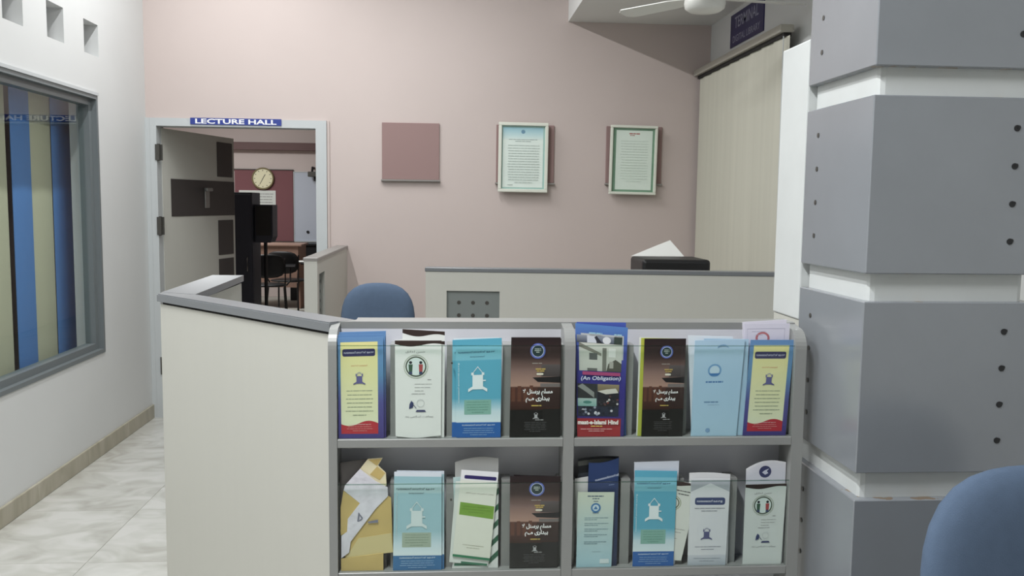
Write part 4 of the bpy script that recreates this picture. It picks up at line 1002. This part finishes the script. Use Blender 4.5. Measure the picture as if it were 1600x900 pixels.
cyan('pale aqua leaflet with white cube emblem in second lower pocket', ((616, 737), (690, 738), (690, 894), (614, 895)), Y1, ZL, ((152, 194, 204), (176, 208, 214)), True, 0.045)
def gw(p):
    p.grid(0.06, 0.475, 0.98, 0.62, (118, 164, 52), nu=6, nv=2, fb=lambda u: 0.49-0.02*u, ft=lambda u: 0.635-0.02*u)
    p.rect(0.0, 0.0, 1.0, 0.028, (40, 124, 84)); p.rrect(0.10, 0.905, 0.96, 0.945, (48, 38, 104), 0.03)
def gww(p):
    p.text(UR4+' '+UR3, 0.56, 0.745, 0.76, (120, 104, 96), 0.0, 0.7); p.lines(0.2, 0.84, 0.15, 2, 0.03, (170, 170, 150), 0.014, 4); p.lines(0.1, 0.92, 0.59, 3, 0.03, (104, 150, 44), 0.012, 8)
GWC = [(0, (222, 224, 210)), (0.6, (226, 228, 214)), (0.88, (226, 228, 216)), (0.9, (232, 232, 236)), (1, (232, 232, 236))]
sheet('grey translucent sheet curving at the back of third lower pocket', (711, 722), (779, 716), (776, 893), (711, 893), Y1+0.022, [(0, (190, 196, 194)), (1, (176, 176, 174))], snap=ZL, lean=0.012, topf=lambda u: 1.0+0.03*math.sin(PI*u))
sheet('aqua edged white leaflet left behind the green banded one', (708, 746), (760, 742), (756, 890), (712, 892), Y1+0.024, [(0, (200, 216, 212)), (1, (186, 212, 212))], snap=ZL, lean=0.004)
def chev(p):
    for v in (0.04, 0.22, 0.40, 0.58, 0.76): p.poly([(0.80, v), (1.0, v+0.10), (1.0, v+0.17), (0.80, v+0.07)], (40, 96, 70))
    p.rect(0.04, 0.03, 0.7, 0.06, (60, 120, 92))
sheet('white leaflet with green chevron edge in third lower pocket', (726, 748), (779, 752), (778, 888), (706, 893), Y1+0.014, plain((220, 224, 220)), [('green_chevrons', chev)], snap=ZL, lean=0.004)
sheet('white green footed leaflet lying askew behind the front banded one', (712, 752), (776, 752), (762, 884), (702, 878), Y1+0.0075, plain((216, 222, 216)), [('green_foot', lambda p: p.rect(0.3, 0.0, 0.98, 0.025, (54, 120, 90)))], lean=0.003)
sheet('white leaflet with lime green band and navy bar, third lower pocket', (721, 734), (779, 738), (765, 876), (707, 869), Y1, GWC, [('green_band', gw), ('lettering', gww)], lean=0.006)
black('black leaflet rearmost in fourth lower pocket', ((803, 742), (876, 744), (872, 890), (800, 890)), Y1+0.014, ZL, lean=0.008)
black('black leaflet with white title in fourth lower pocket', ((797, 744), (875, 744), (870, 890), (796, 890)), Y1, ZL, lean=0.006)
# ======== lower row, right bay
bm = bmesh.new(); c0 = at(906, 729, Y1+0.045); c1 = at(964, 724, Y1+0.045)
sheet('curled black and grey booklet at the back of fifth lower pocket', (903, 717), (967, 713), (965, 888), (903, 888), Y1+0.040, [(0, (40, 44, 60)), (0.86, (60, 64, 72)), (0.865, (28, 30, 36)), (0.93, (28, 30, 36)), (0.935, (92, 94, 90)), (0.975, (96, 98, 94)), (0.98, (24, 26, 32)), (1, (24, 26, 32))], snap=ZL, lean=0.012, topf=lambda u: 1.0+0.012*math.sin(PI*u))
sheet('white curved leaflet behind the dark blue booklet', (898, 748), (922, 744), (930, 888), (902, 888), Y1+0.028, plain((206, 206, 204)), snap=ZL, lean=0.006)
def navw(p): p.text(ML+ML2, 0.62, 0.835, 0.78, (196, 206, 226), 0.02, 1.1, 0.10); p.lines(0.2, 0.9, 0.56, 1, 0.03, (110, 134, 180), 0.02, 3); p.lines(0.6, 0.95, 0.76, 1, 0.03, (130, 150, 190), 0.02, 4)
sheet('dark blue booklet with white title in fifth lower pocket', (920, 723), (967, 715), (963, 886), (914, 888), Y1+0.014, [(0, (34, 48, 84)), (1, (40, 62, 112))], [('title', navw)], snap=ZL, lean=0.008, topf=lambda u: 1.0-0.02*math.sin(PI*u))
def tealw(p):
    p.lines(0.08, 0.9, 0.948, 1, 0.03, (60, 84, 110), 0.030, 3, fill=0.98); p.lines(0.3, 0.7, 0.915, 1, 0.03, (70, 92, 116), 0.028, 4); p.lines(0.38, 0.62, 0.88, 1, 0.03, (80, 100, 120), 0.02, 2)
    for i, v in enumerate((0.66, 0.585, 0.51, 0.435, 0.34)): p.lines(0.2, 0.92, v, 2, 0.024, (120, 150, 160), 0.018, 10+i, False)
    p.lines(0.3, 0.8, 0.21, 1, 0.03, (150, 176, 184), 0.014, 8); p.rect(0.66, 0.05, 0.92, 0.11, (206, 222, 224))
def tealm(p):
    p.ringo(0.5, 0.795, 0.135, 0.09, (58, 120, 178)); p.disc(0.5, 0.795, 0.09, (196, 216, 224)); p.poly([(0.44, 0.775), (0.56, 0.775), (0.5, 0.82)], (58, 120, 178)); p.lines(0.34, 0.66, 0.728, 1, 0.03, (70, 110, 150), 0.02, 5)
sheet('pale teal printed leaflet with round blue badge in fifth lower pocket', (903, 769), (960, 769), (955, 889), (900, 889), Y1, [(0, (160, 200, 212)), (0.45, (176, 204, 206)), (1, (208, 216, 196))], [('lettering', tealw), ('round_badge', tealm)], snap=ZL, lean=0.003)
sheet('white sheet standing behind the cyan leaflet in sixth lower pocket', (991, 722), (1061, 720), (1054, 884), (990, 884), Y1+0.012, plain((206, 212, 224)), snap=ZL, lean=0.008)
cyan('cyan leaflet with white cube emblem in sixth lower pocket', ((992, 735), (1058, 736), (1052, 880), (988, 883)), Y1, ZL, lean=0.006)
def tiltw(p):
    p.wave((58, 44, 40), 0.955, 0.02, 2.4); p.ringo(0.36, 0.72, 0.26, 0.24, (150, 160, 120)); p.ringo(0.36, 0.72, 0.21, 0.18, (96, 104, 66)); p.lines(0.35, 0.95, 0.885, 2, 0.04, (70, 70, 72), 0.03, 4); p.lines(0.4, 0.9, 0.40, 2, 0.04, (130, 130, 130), 0.014, 6); p.lines(0.4, 0.8, 0.28, 1, 0.04, (130, 130, 130), 0.014, 7)
sheet('white round emblem leaflet tilted between cyan and white leaflets in lower row', (1036, 746), (1092, 758), (1064, 876), (1018, 872), Y1+0.0075, plain((222, 224, 216)), [('printing', tiltw)], lean=0.004)
def wbadge(p): p.grid(0.0, 0.0, 1.0, 1.0, (178, 182, 192), nu=8, nv=1, fb=lambda u: 0.93-0.10*abs(2*u-1)+0.02, ft=lambda u: 0.985); p.rrect(0.12, 0.70, 0.90, 0.785, (60, 74, 120), 0.06); p.rect(0.0, 0.0, 1.0, 0.12, (176, 186, 196), (206, 210, 218))
def wbw(p): p.text(ML+' '+ML3, 0.5, 0.742, 0.66, (222, 226, 236), 0.02, 0.9); p.lines(0.12, 0.9, 0.66, 2, 0.03, (140, 144, 154), 0.022, 5, fill=0.98); p.lines(0.16, 0.86, 0.215, 2, 0.03, (150, 154, 166), 0.018, 6); p.lines(0.1, 0.9, 0.08, 2, 0.03, (140, 150, 166), 0.014, 8)
def wbm(p): minaret(p, 0.46, 0.36, 0.24, (92, 92, 134), (150, 150, 176))
sheet('white sheet showing above the navy badged leaflet in seventh lower pocket', (1077, 739), (1141, 741), (1136, 887), (1074, 887), Y1+0.012, plain((224, 224, 226)), snap=ZL, lean=0.006, topf=lambda u: 1.0+0.012*math.sin(PI*u))
sheet('white leaflet with navy title badge and minaret emblem, seventh lower pocket', (1080, 748), (1141, 748), (1133, 887), (1074, 887), Y1, plain((222, 224, 228)), [('badge', wbadge), ('lettering', wbw), ('emblem', wbm)], snap=ZL)
def seal8(p): p.disc(0.48, 0.915, 0.155, (64, 68, 104)); p.poly([(0.40, 0.91), (0.47, 0.93), (0.58, 0.945), (0.52, 0.92), (0.56, 0.90), (0.48, 0.885)], (190, 194, 210))
sheet('grey white curved sleeve with round navy seal at right end of lower row', (1166, 725), (1228, 722), (1222, 880), (1163, 880), Y1+0.018, [(0, (206, 208, 214)), (0.9, (200, 202, 212)), (0.97, (214, 214, 222)), (1, (236, 236, 240))], [('navy_seal', seal8)], snap=ZL, lean=0.010, topf=lambda u: 1.0+0.03*math.sin(PI*u)-0.05*(1-u)**3, gloss=True)
wave_leaf('white leaflet with brown wave and round emblem, right end of lower row', ((1165, 757), (1229, 755), (1220, 879), (1160, 880)), Y1+0.003, ZL, (214, 220, 216))
